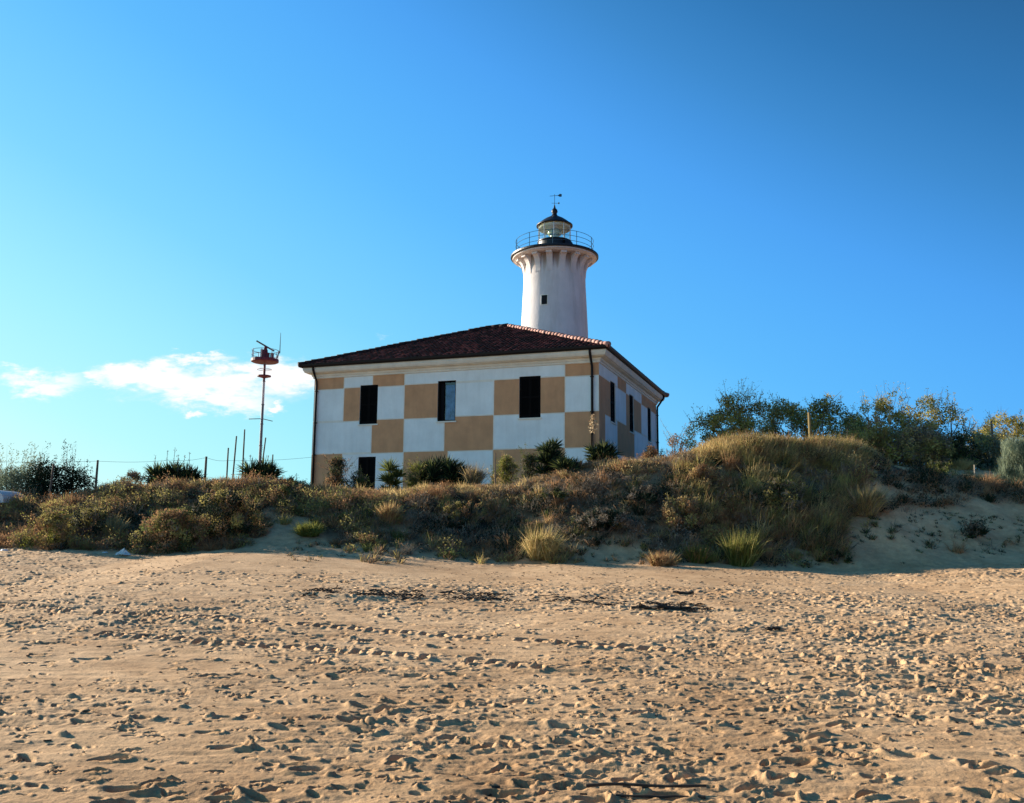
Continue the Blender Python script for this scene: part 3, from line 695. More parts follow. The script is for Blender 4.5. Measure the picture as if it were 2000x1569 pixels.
m_ = MB(); m_.lathe([(0, zg+.163), (rg-.02, zg+.163), (rg+.02, zg+.19), (rg+.02, zg+.30), (rg-.02, zg+.325), (0, zg+.325)], n=72); m_.build('gallery_floor', M['black_metal'], lh)
NB = 16
for k in range(NB):
    an = 2*math.pi*(k+0.5)/NB + YAW*0
    c, s = math.cos(an), math.sin(an); tng = np.array([-s, c, 0]); rad = np.array([c, s, 0]); hwid = 0.19
    outer = [(r_t-.08, zg-1.45), (r_t-.01, zg-1.3)]
    for j in range(9):
        th = j/8*math.pi/2; outer.append((r_t+.02+(rg-.36-r_t-.02)*(1-math.cos(th)), zg-1.15+(1.15-.14)*math.sin(th)))
    outer += [(rg-.36, zg-.003)]
    inner = [(r_t-.12, z) for r, z in outer]
    V = []; q = []
    for sgn in (-1, 1):
        for (r, z), (ri, zi) in zip(outer, inner): V += [rad*r+tng*hwid*sgn+(0, 0, z), rad*ri+tng*hwid*sgn+(0, 0, zi)]
    n_ = len(outer)
    for i in range(n_-1):
        q.append((2*i, 2*i+1, 2*i+3, 2*i+2)); q.append((2*n_+2*i, 2*n_+2*i+2, 2*n_+2*i+3, 2*n_+2*i+1)); q.append((2*i, 2*i+2, 2*n_+2*i+2, 2*n_+2*i))
    b_ = MB(); b_.add(np.array(V), q); b_.build('corbel', M['tower_wall'], lh)
# railing
zf_ = zg+.325; rr = 74.5*kpx
m_ = MB()
for h in (0.33, 0.66, 1.0):
    a = np.linspace(0, 2*np.pi, 73); m_.tube(np.stack([rr*np.cos(a), rr*np.sin(a), np.full_like(a, zf_+h)], 1), 0.015, 6, caps=False)
rl = m_.build('railing', M['rail_metal'], lh)
for k in range(10):
    an = 2*math.pi*(k+.35)/10; c, s = math.cos(an), math.sin(an)
    m_ = MB(); m_.tube([(rr*c, rr*s, zf_-.01), (rr*c, rr*s, zf_+1.02)], .022, 6); m_.build('rail_post', M['rail_metal'], rl)
# lantern room
rd = 32.5*kpx*.97; m_ = MB(); zd = zf_+.92
m_.lathe([(rd*1.12, zf_-.005), (rd*1.12, zf_+.10), (rd, zf_+.12), (rd, zd), (rd+.05, zd+.02), (rd+.05, zd+.08), (0, zd+.08)], n=48)
dr = m_.build('lantern_base', M['black_metal'], lh, smooth=False)
zc_ = tz(441)+o0-.35
zt_ = tz(441)+o0
m_ = MB(); m_.lathe([(rd-.03, zd+.08), (rd-.03, zt_)], n=48); m_.build('lantern_glass', M['lantern_glass'], lh, smooth=True)
for k in range(10):
    an = 2*math.pi*(k+.35)/10; c, s = math.cos(an), math.sin(an)
    m_ = MB(); m_.tube([(rd*c, rd*s, zd+.08), (rd*c, rd*s, zt_)], .03, 6); m_.build('glazing_bar', M['lit_white'], lh)
m_ = MB(); m_.lathe([(0, zd+.08), (.30, zd+.1), (.30, zd+.5)], n=20); m_.lathe([(.30, zd+.5), (.42, zd+.56), (.48, zd+.72), (.42, zd+.9), (.3, zd+.98), (0, zd+1.0)], n=24); m_.build('lens', M['lens'], lh, smooth=True)
m_ = MB(); m_.lathe([(.0, zt_-.02), (.55, zt_-.04), (rd-.05, zt_-.30), (rd-.05, zt_-.002)], n=48); m_.build('lantern_ceiling', M['lantern_cream'], lh, smooth=True)
re = 35.0*kpx
zD = zt_
dome = [(re-.06, zD-.10), (re, zD-.08), (re, zD), (re*.93, zD+.05), (re*.84, zD+.14), (re*.70, zD+.28), (re*.54, zD+.42), (re*.38, zD+.53), (re*.24, zD+.62), (re*.15, zD+.72), (re*.13, zD+.80)]
m_ = MB(); m_.lathe(dome, n=48); m_.lathe([(re-.06, zD-.10), (rd-.02, zD-.003), (0, zD-.003)], n=48)
dm = m_.build('dome', M['black_metal'], lh, smooth=True)
zb_ = zD+.80
m_ = MB(); m_.lathe([(re*.12, zb_), (.15, zb_+.03), (.20, zb_+.12), (.21, zb_+.20), (.17, zb_+.32), (.10, zb_+.38), (.07, zb_+.45), (.03, zb_+.65)], n=20); m_.build('finial', M['black_metal'], dm, smooth=True)
zv = zb_+.6
m_ = MB(); m_.tube([(0, 0, zv), (0, 0, tz(380)+o0)], .018, 6)
ztop = tz(380)+o0
wvn = m_.build('weather_vane', M['rail_metal'], lh)
m_ = MB(); m_.tube([(-.32, .05, ztop-.10), (.42, -.05, ztop-.08)], .016, 6)
V = np.array([(.2, -.02, ztop-.08), (.36, -.05, ztop+.03), (.48, -.06, ztop+.0), (.48, -.06, ztop-.16), (.36, -.05, ztop-.19)]); V2 = V+np.array([0, .02, 0])
m_.add(np.concatenate([V, V2]), [(0, 1, 2, 3), (5, 8, 7, 6)], [(0, 3, 4), (5, 9, 8)]); m_.build('arrow', M['rail_metal'], wvn)
m_ = MB(); m_.tube([(-.2, 0, ztop-.62), (.3, 0, ztop-.62)], .012, 6); m_.lathe([(0, 0), (.06, .05), (.06, .1), (0, .15)], (.28, 0, ztop-.69), 10); m_.build('cardinal_arm', M['rail_metal'], wvn)
# annex box (service hatch) beside the lantern
m_ = MB(); m_.lathe([(rd*.995, zf_), (rd+.26, zf_), (rd+.26, zf_+.62), (rd+.18, zf_+.82), (rd*.99, zf_+.9)], n=8, a0=R(-62), a1=R(-25)); m_.build('hatch', M['black_metal'], lh)
# small window in the shaft
wz_ = (tz(610)+o0, tz(592.5)+o0); an0 = math.atan2(-math.sqrt(max(0, 1-(21/61)**2)), -21/61)
def onshaft(a, z, d): 
    rr_ = np.interp(z, [p[1] for p in pr], [p[0] for p in pr])+d
    return (rr_*math.cos(a), rr_*math.sin(a), z)
da = .18/r_t
m_ = MB()
for (a, b, z0, z1, dd, mm) in ((an0-da, an0+da, wz_[0], wz_[1], .012, 0),):
    V = [onshaft(x, z, dd) for z in (z0, z1) for x in (a, b)]+[onshaft(x, z, -.1) for z in (z0, z1) for x in (a, b)]
    m_.add(V, [(0, 1, 3, 2), (0, 4, 5, 1), (2, 3, 7, 6), (0, 2, 6, 4), (1, 5, 7, 3)], m=0)
tw_w = m_.build('window', M['dark_inside'], lh)
m_ = MB()
for (a, b, z0, z1) in ((an0-da*1.25, an0-da, wz_[0]-.04, wz_[1]+.04), (an0+da, an0+da*1.25, wz_[0]-.04, wz_[1]+.04), (an0-da, an0+da, wz_[1], wz_[1]+.04), (an0-da, an0+da, wz_[0]-.04, wz_[0])):
    V = [onshaft(x, z, .035) for z in (z0, z1) for x in (a, b)]+[onshaft(x, z, -.1) for z in (z0, z1) for x in (a, b)]
    m_.add(V, [(0, 1, 3, 2), (0, 4, 5, 1), (2, 3, 7, 6), (0, 2, 6, 4), (1, 5, 7, 3)])
m_.build('frame', M['cream'], tw_w)

# ------------------------------------------------------------------ radar mast far behind on the left
MY = 80.0; pm = at(517, 712, MY); mx = float(pm[0]); mk = MY/F*1.03
mz = lambda py: float(at(515, py, MY)[2])-2.2
mast = empty('radar_mast', (mx, MY, 2.2), 0, 'thin red and white radar mast with railed platform left of the house', 'mast')
zp_ = mz(711)
m_ = MB(); ztp = zp_; seg = [0, mz(870), mz(828), mz(790), mz(745), zp_]
for i in range(len(seg)-1):
    r0, r1 = 3.3*mk-(1.0*mk)*seg[i]/zp_, 3.3*mk-(1.0*mk)*seg[i+1]/zp_
    m_.tube([(0, 0, seg[i]), (0, 0, seg[i+1])], [r0, r1], 12, m=[2, 2, 0, 1, 0][i] if False else [2, 2, 2, 1, 0][i])
    m_.tube([(0, 0, seg[i+1]-.06), (0, 0, seg[i+1]+.001)], r1*1.35, 12, m=2)
a = np.linspace(0, 2*np.pi, 3, endpoint=False)
m_.build('pole', [M['red_paint'], M['white_paint'], M['grey_metal']], mast)
rp = 26.0*mk
m_ = MB(); m_.lathe([(0, zp_+.1), (rp*.9, zp_+.12), (rp, zp_+.18), (rp, zp_+.42), (rp*.93, zp_+.42), (rp*.93, zp_+.34), (0, zp_+.34)], n=24)
pl = m_.build('platform', M['red_paint'], mast)
for j in range(8):
    an = j*math.pi/4; m_ = MB(); m_.tube([(rp*.96*math.cos(an), rp*.96*math.sin(an), zp_+.4), (rp*.96*math.cos(an), rp*.96*math.sin(an), zp_+1.25)], .03, 6); m_.build('rail_post', M['white_paint'], pl)
m_ = MB(); a = np.linspace(0, 2*np.pi, 33)
for h in (.8, 1.22): m_.tube(np.stack([rp*.96*np.cos(a), rp*.96*np.sin(a), np.full_like(a, zp_+h)], 1), .022, 6, caps=False)
m_.build('railing', M['red_paint'], pl)
m_ = MB(); m_.tube([(0, 0, zp_+.34), (0, 0, zp_+1.3)], [.30, .2], 10); m_.tube([(0, 0, zp_+1.3), (0, 0, mz(677))], [.16, .12], 8); m_.box((-.38, -.2, zp_+.34), (-.12, .2, zp_+1.3)); m_.box((.5, -.15, zp_+.34), (.75, .15, zp_+.95)); m_.box((.16, -.2, zp_+.34), (.36, .2, zp_+1.0))
m_.build('pedestal', M['red_paint'], mast)
m_ = MB(); za, zb2 = mz(667), mz(685)
m_.tube([((500-517)*mk, -.2, za), ((533-517)*mk, .2, zb2)], .075, 6); m_.build('radar_bar', M['grey_metal'], mast)
m_ = MB(); xw = (545-517)*mk; m_.tube([(xw*.8, 0, zp_+.5), (xw, 0, zp_+1.2), (xw, 0, mz(690)), (xw, 0, mz(650))], [.05, .05, .045, .018], 6); m_.build('whip_antenna', M['grey_metal'], mast)
z2 = mz(737); m_ = MB(); m_.lathe([(0.1, z2), (.15, z2-.08), (13*mk, z2+.05), (13*mk, z2+.15), (.1, z2+.12)], n=20); m_.build('lower_platform', M['red_paint'], mast)
m_ = MB(); a = np.linspace(0, 2*np.pi, 25); m_.tube(np.stack([13.5*mk*np.cos(a), 13.5*mk*np.sin(a), np.full_like(a, mz(722))], 1), .022, 6, caps=False)
for j in range(3): m_.tube([(0, 0, mz(722)), (13.5*mk*math.cos(j*2.1), 13.5*mk*math.sin(j*2.1), mz(722))], .018, 6)
m_.build('guard_ring', M['white_paint'], mast)
m_ = MB(); m_.tube([((488-513)*mk, 0, mz(819)), (0, 0, mz(818)), ((530-511)*mk, .3, mz(822))], .035, 6); m_.build('cross_arm', M['grey_metal'], mast)

# ------------------------------------------------------------------ vegetation builders
def ball(n, r, sq=1.0, shell=0.5):
    d = rng.normal(size=(n, 3)); d /= np.linalg.norm(d, axis=1)[:, None]; k = rng.random(n)**(1/3)
    k = k*(1-shell)+shell*np.maximum(k, .75); p = d*k[:, None]*r; p[:, 2] *= sq; return p, d
def dirs(n, spread, up=1.0, lean=(0, 0)):
    d = rng.normal(size=(n, 3))*spread; d[:, 2] = np.abs(d[:, 2])*0.5+up; d[:, 0] += lean[0]; d[:, 1] += lean[1]
    return d/np.linalg.norm(d, axis=1)[:, None]

def scrub_lump(mb, c, r, h, sp, dens=1.0, leaf=0.055):
    """one low shrub: leafy shell plus stems poking out"""
    n = int(520*dens*r*(r+h)/0.5)
    p, d = ball(n, 1.0, 1.0, .6); p = p*np.array([r, r, h])*(1+0.25*rng.normal(size=(n, 1))*0.6)
    p[:, 2] = np.abs(p[:, 2]); keep = p[:, 2] > -1
    mb.leaves(c+p[keep], rng.uniform(.6, 1.4, keep.sum())*leaf, m=VI[sp], up=.5, asp=.55)
    k = int(90*dens*r/0.5); b, d = ball(k, 1.0); b = b*np.array([r, r, h])*.55; b[:, 2] = np.abs(b[:, 2])
    dd = b/np.array([r, r, h])+dirs(k, .5)*0.9
    mb.blades(c+b, dd, rng.uniform(.25, .6, k)*(r+h)*.8, .014, .15, m=VI['grey' if rng.random() < .5 else 'rust'])
def tuft(mb, c, r, h, sp, n=160, w=.016, droop=.35, spread=.45, lean=(0.0, 0)):
    a = rng.random(n)*2*np.pi; k = np.sqrt(rng.random(n))*r*.45
    b = np.stack([k*np.cos(a), k*np.sin(a), rng.random(n)*-.04], 1)
    d = dirs(n, spread, 1.0, lean); d[:, 0] += b[:, 0]/max(r, .01)*.7; d[:, 1] += b[:, 1]/max(r, .01)*.7
    mb.blades(c+b, d, rng.uniform(.45, 1.1, n)*h, w*rng.uniform(.7, 1.3, n), rng.uniform(0, droop, n), m=VI[sp] if isinstance(sp, str) else np.array([VI[x] for x in rng.choice(sp, n)]))

def G(x, y): return np.array([x, y, float(H(x, y))])

# cover of the dune front and top.  (px ranges of bare sand are left open)
cover = MB()
def bare(px, py):
    """bare sand seen in the photograph, in source pixels"""
    if 465 < px <= 585 and py > 1078-(px-465)*0.62: return True
    if 585 < px < 650 and py > 1004+(px-585)*.6: return True
    if px <= 470 and py > 1080: return px > 380
    if 640 <= px < 900 and py > 1056: return rng.random() < .45
    if 1100 < px < 1260 and py > 1068: return True
    if px > 1640 and py > 985 and py > 1010-(px-1700)*0.12: return rng.random() < .97
    if 1730 < px < 1960 and 890 < py < 924+(px-1730)*.06: return True
    return False
def topx(P):
    d = np.array([P[0], P[1], P[2]-EYE]); cp, sp = math.cos(PITCH), math.sin(PITCH)
    D = d[1]*cp+d[2]*sp; vv = -d[1]*sp+d[2]*cp; X = F*d[0]/D; Y = -F*vv/D
    c, s = math.cos(ROLL), math.sin(ROLL); return 1000+c*X-s*Y, 784.5+s*X+c*Y
def species(px, py, t):
    n = fbm(np.array(px/70.0), np.array(py/40.0), 3)*1.3+rng.normal(0, .22)
    if 1340 < px <= 1700 and t < .75: return 'olive' if n > .1 else ('straw' if n > -.05 else ('dark' if n < -.3 else 'grey'))
    if px > 1700: return 'dark' if n > -.3 else 'rust'  # dark plants colour in the overhang shade below the right crest
    if 1130 < px < 1330 and t < .7: return 'dark' if n > -.15 else 'grey'  # dark foliage colour stands in for the black shade of the hollow
    if px > 1340 and t > .75: return 'straw' if n > -.25 else 'olive'
    if 940 < px < 1340 and t > .7: return 'rust' if n > -.1 else ('straw' if n > -.4 else 'grey')
    if 600 < px <= 940 and t > .75: return 'rust' if n > .1 else ('straw' if n > -.25 else 'olive')
    if px < 560: return 'rust' if n > .12 else ('olive' if n > -.35 else 'dark')
    return 'olive' if n > .25 else ('green' if n > .05 else ('rust' if n > -.12 else ('grey' if n > -.35 else 'dark')))
for k_ in range(5200):
    x = rng.uniform(-22, 22); s = rng.random()**0.8; y = 25.2+s*8.5
    P = G(x, y); px, py = topx(P); t = (y-25.2)/5.2
    if bare(px, py): continue
    if px > 1720 and py < 960 and t > 1.1 and rng.random() < .5: continue
    big = k_ < 1150 and t < 1.05
    if big:
        if fbm(np.array(x*.75+3), np.array(y*.9), 3) < -.02: continue        # open hollows between the bushes
        r = rng.uniform(.32, .62); h = r*rng.uniform(.7, 1.15)
        if 600 < px < 1330 and t > .7: h *= .6
        if y < 25.9: r *= .7; h *= .7
    else:
        r = rng.uniform(.12, .32); h = r*rng.uniform(.7, 1.2)
    if t > 1.0: h *= .6; r *= .8
    P = P-np.array([0, 0, .05]); sp = species(px, py, t)
    if (sp in ('straw',) or (sp == 'rust' and rng.random() < .6) or rng.random() < .15) and not big:
        hh = h*(1.3 if not (px > 1340 and t > .7) else 1.9)
        tuft(cover, P, r, hh+.12, sp, n=110, w=.014, spread=.5, lean=(.18, -.12))
    else: scrub_lump(cover, P, r, h, sp, dens=.75 if big else .8)
# dead stems hanging over the steep face
for _ in range(2600):
    x = rng.uniform(-20, 20); y = rng.uniform(25.8, 30.5); P = G(x, y); px, py = topx(P)
    if bare(px, py): continue
    cover.blades(P[None, :]+rng.normal(0, .1, (14, 3))*[1, 1, .3], dirs(14, .9, .8, (.3, -.5)), rng.uniform(.2, .55, 14), .013, .4, m=VI['grey'] if rng.random() < .6 else VI['rust'])
# long grass hanging down the face under the golden top, and dark shrubs in the hollow
t_hi = lambda y: y > 29.0
for _ in range(420):
    x = rng.uniform(4.6, 10.9); y = rng.uniform(25.5, 30.6); P = G(x, y); px, py = topx(P)
    if px > 1700 or px < 1320 or (px > 1500 and py > 1070) or fbm(np.array(x*.7+51), np.array(y*.7), 3) < -.1: continue
    tuft(cover, P, .3, rng.uniform(.5, 1.1)*float(np.clip((px-1290)/190, .4, 1))*(.72 if t_hi(y) else 1), rng.choice(['straw', 'olive', 'olive', 'rust', 'grey', 'dark'] if px > 1440 else ['rust', 'rust', 'straw', 'olive', 'dark'], 1), n=110, w=.012, droop=.7, spread=.35, lean=(.22, -.25))
for _ in range(1500):
    x = rng.uniform(5.0, 11.6); y = rng.uniform(25.6, 30.8); P = G(x, y); px, py = topx(P)
    if bare(px, py) or px > 1730 or fbm(np.array(x*.9+11), np.array(y*.8), 3) < .06: continue
    tuft(cover, P, .24, rng.uniform(.45, .95), rng.choice(['olive', 'olive', 'straw', 'rust', 'rust', 'dark', 'grey'], 3), n=80, w=.013, droop=.8, spread=.4, lean=(.25, -.45))
for _ in range(170):
    px = rng.choice([1040, 1075, 1110, 1400, 1450, 1490, 1300, 1330, 940, 760])+rng.normal(0, 26); py = rng.uniform(1045, 1103); P = hit(px, py)
    tuft(cover, P, .16, rng.uniform(.15, .5), rng.choice(['olive', 'rust', 'straw', 'grey', 'dark'], 2), n=34, w=.013, droop=.8, spread=.55, lean=(.25, -.2))
for _ in range(700):
    x = rng.uniform(-14, 5.0); y = rng.uniform(26.0, 30.5); P = G(x, y); px, py = topx(P)
    if bare(px, py) or fbm(np.array(x*.9+31), np.array(y*.8), 3) < .08: continue
    tuft(cover, P, .22, rng.uniform(.3, .6), rng.choice(['olive', 'rust', 'straw', 'rust', 'green', 'grey'], 3), n=60, w=.013, droop=.8, spread=.5, lean=(.25, -.35))
co = cover.build('dune_scrub', VM); tag(co, 'low mixed scrub of rusty, olive and grey plants covering the dune front', 'scrub', kind='stuff')

# thick golden grass fringe along the top of the highest part of the dune
gf = MB()
for _ in range(1500):
    px = rng.uniform(1320, 1730); yy = rng.uniform(29.2, 33.5); x = at(px, 900, yy)[0]; P = G(x, yy)
    e = min(1.0, (px-1290)/120, (1760-px)/90)
    tuft(gf, P, .28, rng.uniform(.45, .72)*max(e, .45), ['straw', 'straw', 'straw', 'olive', 'rust'], n=60, w=.012, droop=.3, spread=.32, lean=(.22, -.1))
go = gf.build('dry_grass', VM); tag(go, 'thick golden dry grass along the top of the highest dune', 'grass', kind='stuff')
gf = MB()
for _ in range(1500):
    px = rng.uniform(590, 1330); yy = rng.uniform(30.0, 34.5); x = at(px, 940, yy)[0]; P = G(x, yy)
    tuft(gf, P, .22, rng.uniform(.16, .34), ['straw', 'rust', 'rust', 'olive', 'grey'], n=34, w=.012, droop=.3, spread=.5)
for _ in range(900):
    px = rng.uniform(-150, 600); yy = rng.uniform(29.6, 33.5); x = at(px, 960, yy)[0]; P = G(x, yy)
    tuft(gf, P, .2, rng.uniform(.14, .36), ['rust', 'olive', 'olive', 'grey', 'dark'], n=34, w=.012, droop=.3, spread=.5)
for _ in range(800):
    px = rng.uniform(1740, 2100); yy = rng.uniform(31.0, 44); x = at(px, 940, yy)[0]; P = G(x, yy)
    if px < 1960 and yy < 35.2 and rng.random() < .9: continue
    tuft(gf, P, .2, rng.uniform(.14, .34), ['straw', 'straw', 'olive', 'green', 'rust'], n=34, w=.013, droop=.3, spread=.5)
go = gf.build('top_grass', VM); tag(go, 'short rusty and straw grass on the dune top', 'grass', kind='stuff')
# sparse weeds and twigs on the shaded sand bank
gf = MB()
for _ in range(150):
    px = rng.uniform(1650, 2100); py = rng.uniform(985, 1075); P = hit(px, py)
    if fbm(np.array(px/90.+7), np.array(py/30.), 2) < 0.12: continue
    tuft(gf, P, .2, rng.uniform(.12, .3), ['grey', 'green', 'dark', 'dark'], n=50, w=.014, spread=.8)
for _ in range(420):
    px = rng.uniform(1560, 2030); py = rng.uniform(1000, 1105); P = hit(px, py)
    if fbm(np.array(px/60.), np.array(py/30.), 2) < 0.0: continue
    tuft(gf, P, .12, rng.uniform(.06, .16), ['grey', 'green', 'dark'], n=16, w=.014, spread=.9)
for _ in range(120):
    px = rng.uniform(560, 1330); py = rng.uniform(1060, 1098); P = hit(px, py)
    tuft(gf, P, .15, rng.uniform(.08, .22), ['grey', 'green', 'dark', 'rust'], n=18, w=.014, spread=.9)
go = gf.build('sparse_weeds', VM); tag(go, 'sparse small weeds scattered over the shaded sand at the foot of the dune', 'weeds', kind='stuff')

# ---- yuccas
def rosette(mb, c, L, n=70, m='dark', lo=0.0):
    th = rng.random(n)*2*np.pi; el = np.arcsin(np.clip(rng.uniform(lo, 1.0, n)**.75, 0, .995)); d = np.stack([np.cos(th)*np.cos(el), np.sin(th)*np.cos(el), np.sin(el)], 1)
    mm = np.where(rng.random(n) < .3, VI['green'], VI[m])
    mb.blades(np.asarray(c)+d*.04, d, rng.uniform(.7, 1.1, n)*L, .042, rng.uniform(0, .1, n), m=mm)
def yucca(loc, heads, label, L=.5, stalk=None, spikes=0, group=None, m='dark', top=None):
    y = empty('yucca', tuple(loc), 0, label, 'yucca', group); a = MB(); t = MB(); L = L*1.12
    if top is not None:
        ht = top-loc[2]; z0_ = ht-L*.95; zmx = max(h[2] for h in heads); heads = [(x, q, z0_*(.35+.65*z/zmx)) for x, q, z in heads]
    heads = list(heads); low = [(x+rng.uniform(-.12, .12), q+rng.uniform(-.15, .15)-.1, z*f) for x, q, z in heads for f in (.15, .6)]
    for k_, (x, yy, z) in enumerate(heads+low):
        rosette(a, (x, yy, z), L*rng.uniform(.8, 1.05), int(100*rng.uniform(.8, 1.2)), m)
        if k_ < len(heads): t.tube([(x*.6, yy*.6, -.25), (x, yy, z)], [.07, .05], 7)
        b = np.tile([[x, yy, z*.6]], (26, 1))+rng.normal(0, .03, (26, 3)); t.blades(b, dirs(26, .8, -.7), rng.uniform(.2, .35, 26), .03)
    a.build('leaves', VM, y); t.build('trunk', [M['bark']], y)
    if spikes:
        for i in range(spikes):
            s_ = MB(); hx = heads[i % len(heads)]; x, yy = hx[0]+rng.uniform(-.15, .15), hx[1]+rng.uniform(-.1, .1); hgt = hx[2]+rng.uniform(.45, .95); lean_ = rng.normal(0, .05)
            s_.tube([(x, yy, hx[2]*.5), (x+lean_, yy, hgt)], [.012, .006], 5, m=VI['grey'])
            k = 24; tt = rng.uniform(.45, 1, k); p = np.stack([x+lean_*tt, np.full(k, yy), hx[2]*.5+(hgt-hx[2]*.5)*tt], 1)+rng.normal(0, .018, (k, 3)); s_.leaves(p, .05, m=VI['grey'])
            s_.build('seed_stalk', VM, y)
    if stalk:
        s_ = MB(); x, yy, z, hgt = stalk; s_.tube([(x, yy, z), (x+.02, yy, z+hgt)], [.02, .012], 6, m=VI['bark'])
        k = 130; tt = rng.random(k); p = np.stack([np.full(k, x), np.full(k, yy), z+hgt*(.62+.38*tt)], 1)
        rad = .17*np.sin(np.pi*np.clip(tt*.85+.15, 0, 1)); a2 = rng.random(k)*2*np.pi; q = p+np.stack([np.cos(a2)*rad*rng.random(k), np.sin(a2)*rad*rng.random(k), np.zeros(k)], 1)
        s_.leaves(q, .09, m=VI['flower'], up=-.3, asp=.8); s_.build('flower_stalk', VM, y)
    return y
def base_at(px, py, Y): P = at(px, py, Y); return np.array([P[0], Y, float(H(P[0], Y))]), P[2]
def hz(px, py, Y): P = at(px, py, Y); return float(P[2]-H(P[0], Y))
g1, _ = base_at(335, 930, 31.2)
yucca(g1, [(-.5, 0, .45), (-.15, .1, .55), (.2, -.1, .5), (.5, .1, .45), (.75, 0, .35), (0, .3, .6)], 'wide dark yucca clump with many seed stalks on the left crest', .5, top=float(at(335, 896, 31.2)[2]), spikes=12)
g1, _ = base_at(510, 925, 31.4)
yucca(g1, [(-.35, 0, .35), (.05, .1, .5), (.4, -.1, .35), (.15, -.2, .25)], 'spiky yucca at the foot of the radar mast', .55, top=float(at(510, 890, 31.4)[2]), spikes=3)
g1, _ = base_at(858, 935, 33.5)
yucca(g1, [(-.75, 0, .45), (-.4, .2, .55), (-.05, 0, .6), (.3, .15, .6), (.65, 0, .5), (.95, .1, .35), (-.2, -.2, .4), (.45, -.2, .4)], 'widest yucca hedge in front of the middle of the facade', .52, top=float(at(858, 886, 33.5)[2]))
g1, _ = base_at(766, 935, 33.0)
yucca(g1, [(-.1, 0, .45), (.15, .1, .3)], 'small yucca just right of the ground floor window', .45, top=float(at(766, 894, 33.0)[2]), m='green')
g1, _ = base_at(1075, 905, 31.0)
yucca(g1, [(-.15, 0, .75), (.1, .1, .95), (.0, -.1, .6)], 'tall yucca with two heads left of the drainpipe', .46, top=float(at(1075, 848, 31.0)[2]), spikes=0)
g1, _ = base_at(1105, 915, 30.2)
yucca(g1, [(0, 0, .3), (.3, 0, .15)], 'low yucca with pale broken leaves in front of the tall one', .45, top=float(at(1105, 884, 30.2)[2]))
g1, _ = base_at(1168, 895, 31.5)
hh = hz(1158, 812, 31.5)
yucca(g1, [(-.15, 0, .35), (.2, 0, .4), (.45, .1, .3)], 'yucca carrying a dry cream flower spike in front of the drainpipe', .45, top=float(at(1168, 856, 31.5)[2]), stalk=(-.17, 0, .3, hh-.3))

# ---- shrubs with tall spires on the far left
def spire_bush(loc, w, h, label, leaf, spir, spn=40):
    b = empty('shrub', tuple(loc), 0, label, 'shrub'); a = MB()
    for _ in range(110):
        c = np.array([rng.uniform(-1, 1)*w, rng.uniform(-.5, .5)*w, rng.uniform(.05, .85)*h*(1)]); c[2] *= 1-.45*(abs(c[0])/w)**2
        p, d = ball(90, .24); a.leaves(c+p, rng.uniform(.05, .1, 90), m=VI[leaf], up=.8, asp=.45)
    for i in range(spn):
        x = rng.uniform(-1, 1)*w; top = h*(1.25-.55*(abs(x)/w)**2)*rng.uniform(.8, 1.15); y_ = rng.uniform(-.4, .4)*w
        a.blades(np.array([[x, y_, .1]]), np.array([[rng.normal(0, .06), 0, 1.]]), np.array([top]), .02, m=VI['grey'])
        k = 34; tt = rng.uniform(.45, 1, k)**.9; p = np.stack([np.full(k, x), np.full(k, y_), .1+top*tt*.97], 1)+rng.normal(0, .03, (k, 3)); a.leaves(p, rng.uniform(.05, .1, k), m=VI[spir], up=1.0, asp=.35)
    a.build('foliage', VM, b)
    s_ = MB()
    for i in range(9): x = rng.uniform(-.6, .6)*w; s_.tube([(x*.4, 0, -.2), (x, rng.uniform(-.2, .2), h*.7)], [.025, .01], 5)
    s_.build('stem', [M['bark']], b); return b
g1, _ = base_at(35, 950, 31.5)
spire_bush(g1, 1.05, 1.62, 'grey green shrub with feathery spires at the left edge', 'sage', 'sage')
g1, _ = base_at(112, 960, 31.0)
spire_bush(g1, 1.05, 1.6, 'dark round shrub with spires beside the grey green one', 'dark', 'dark', 26)

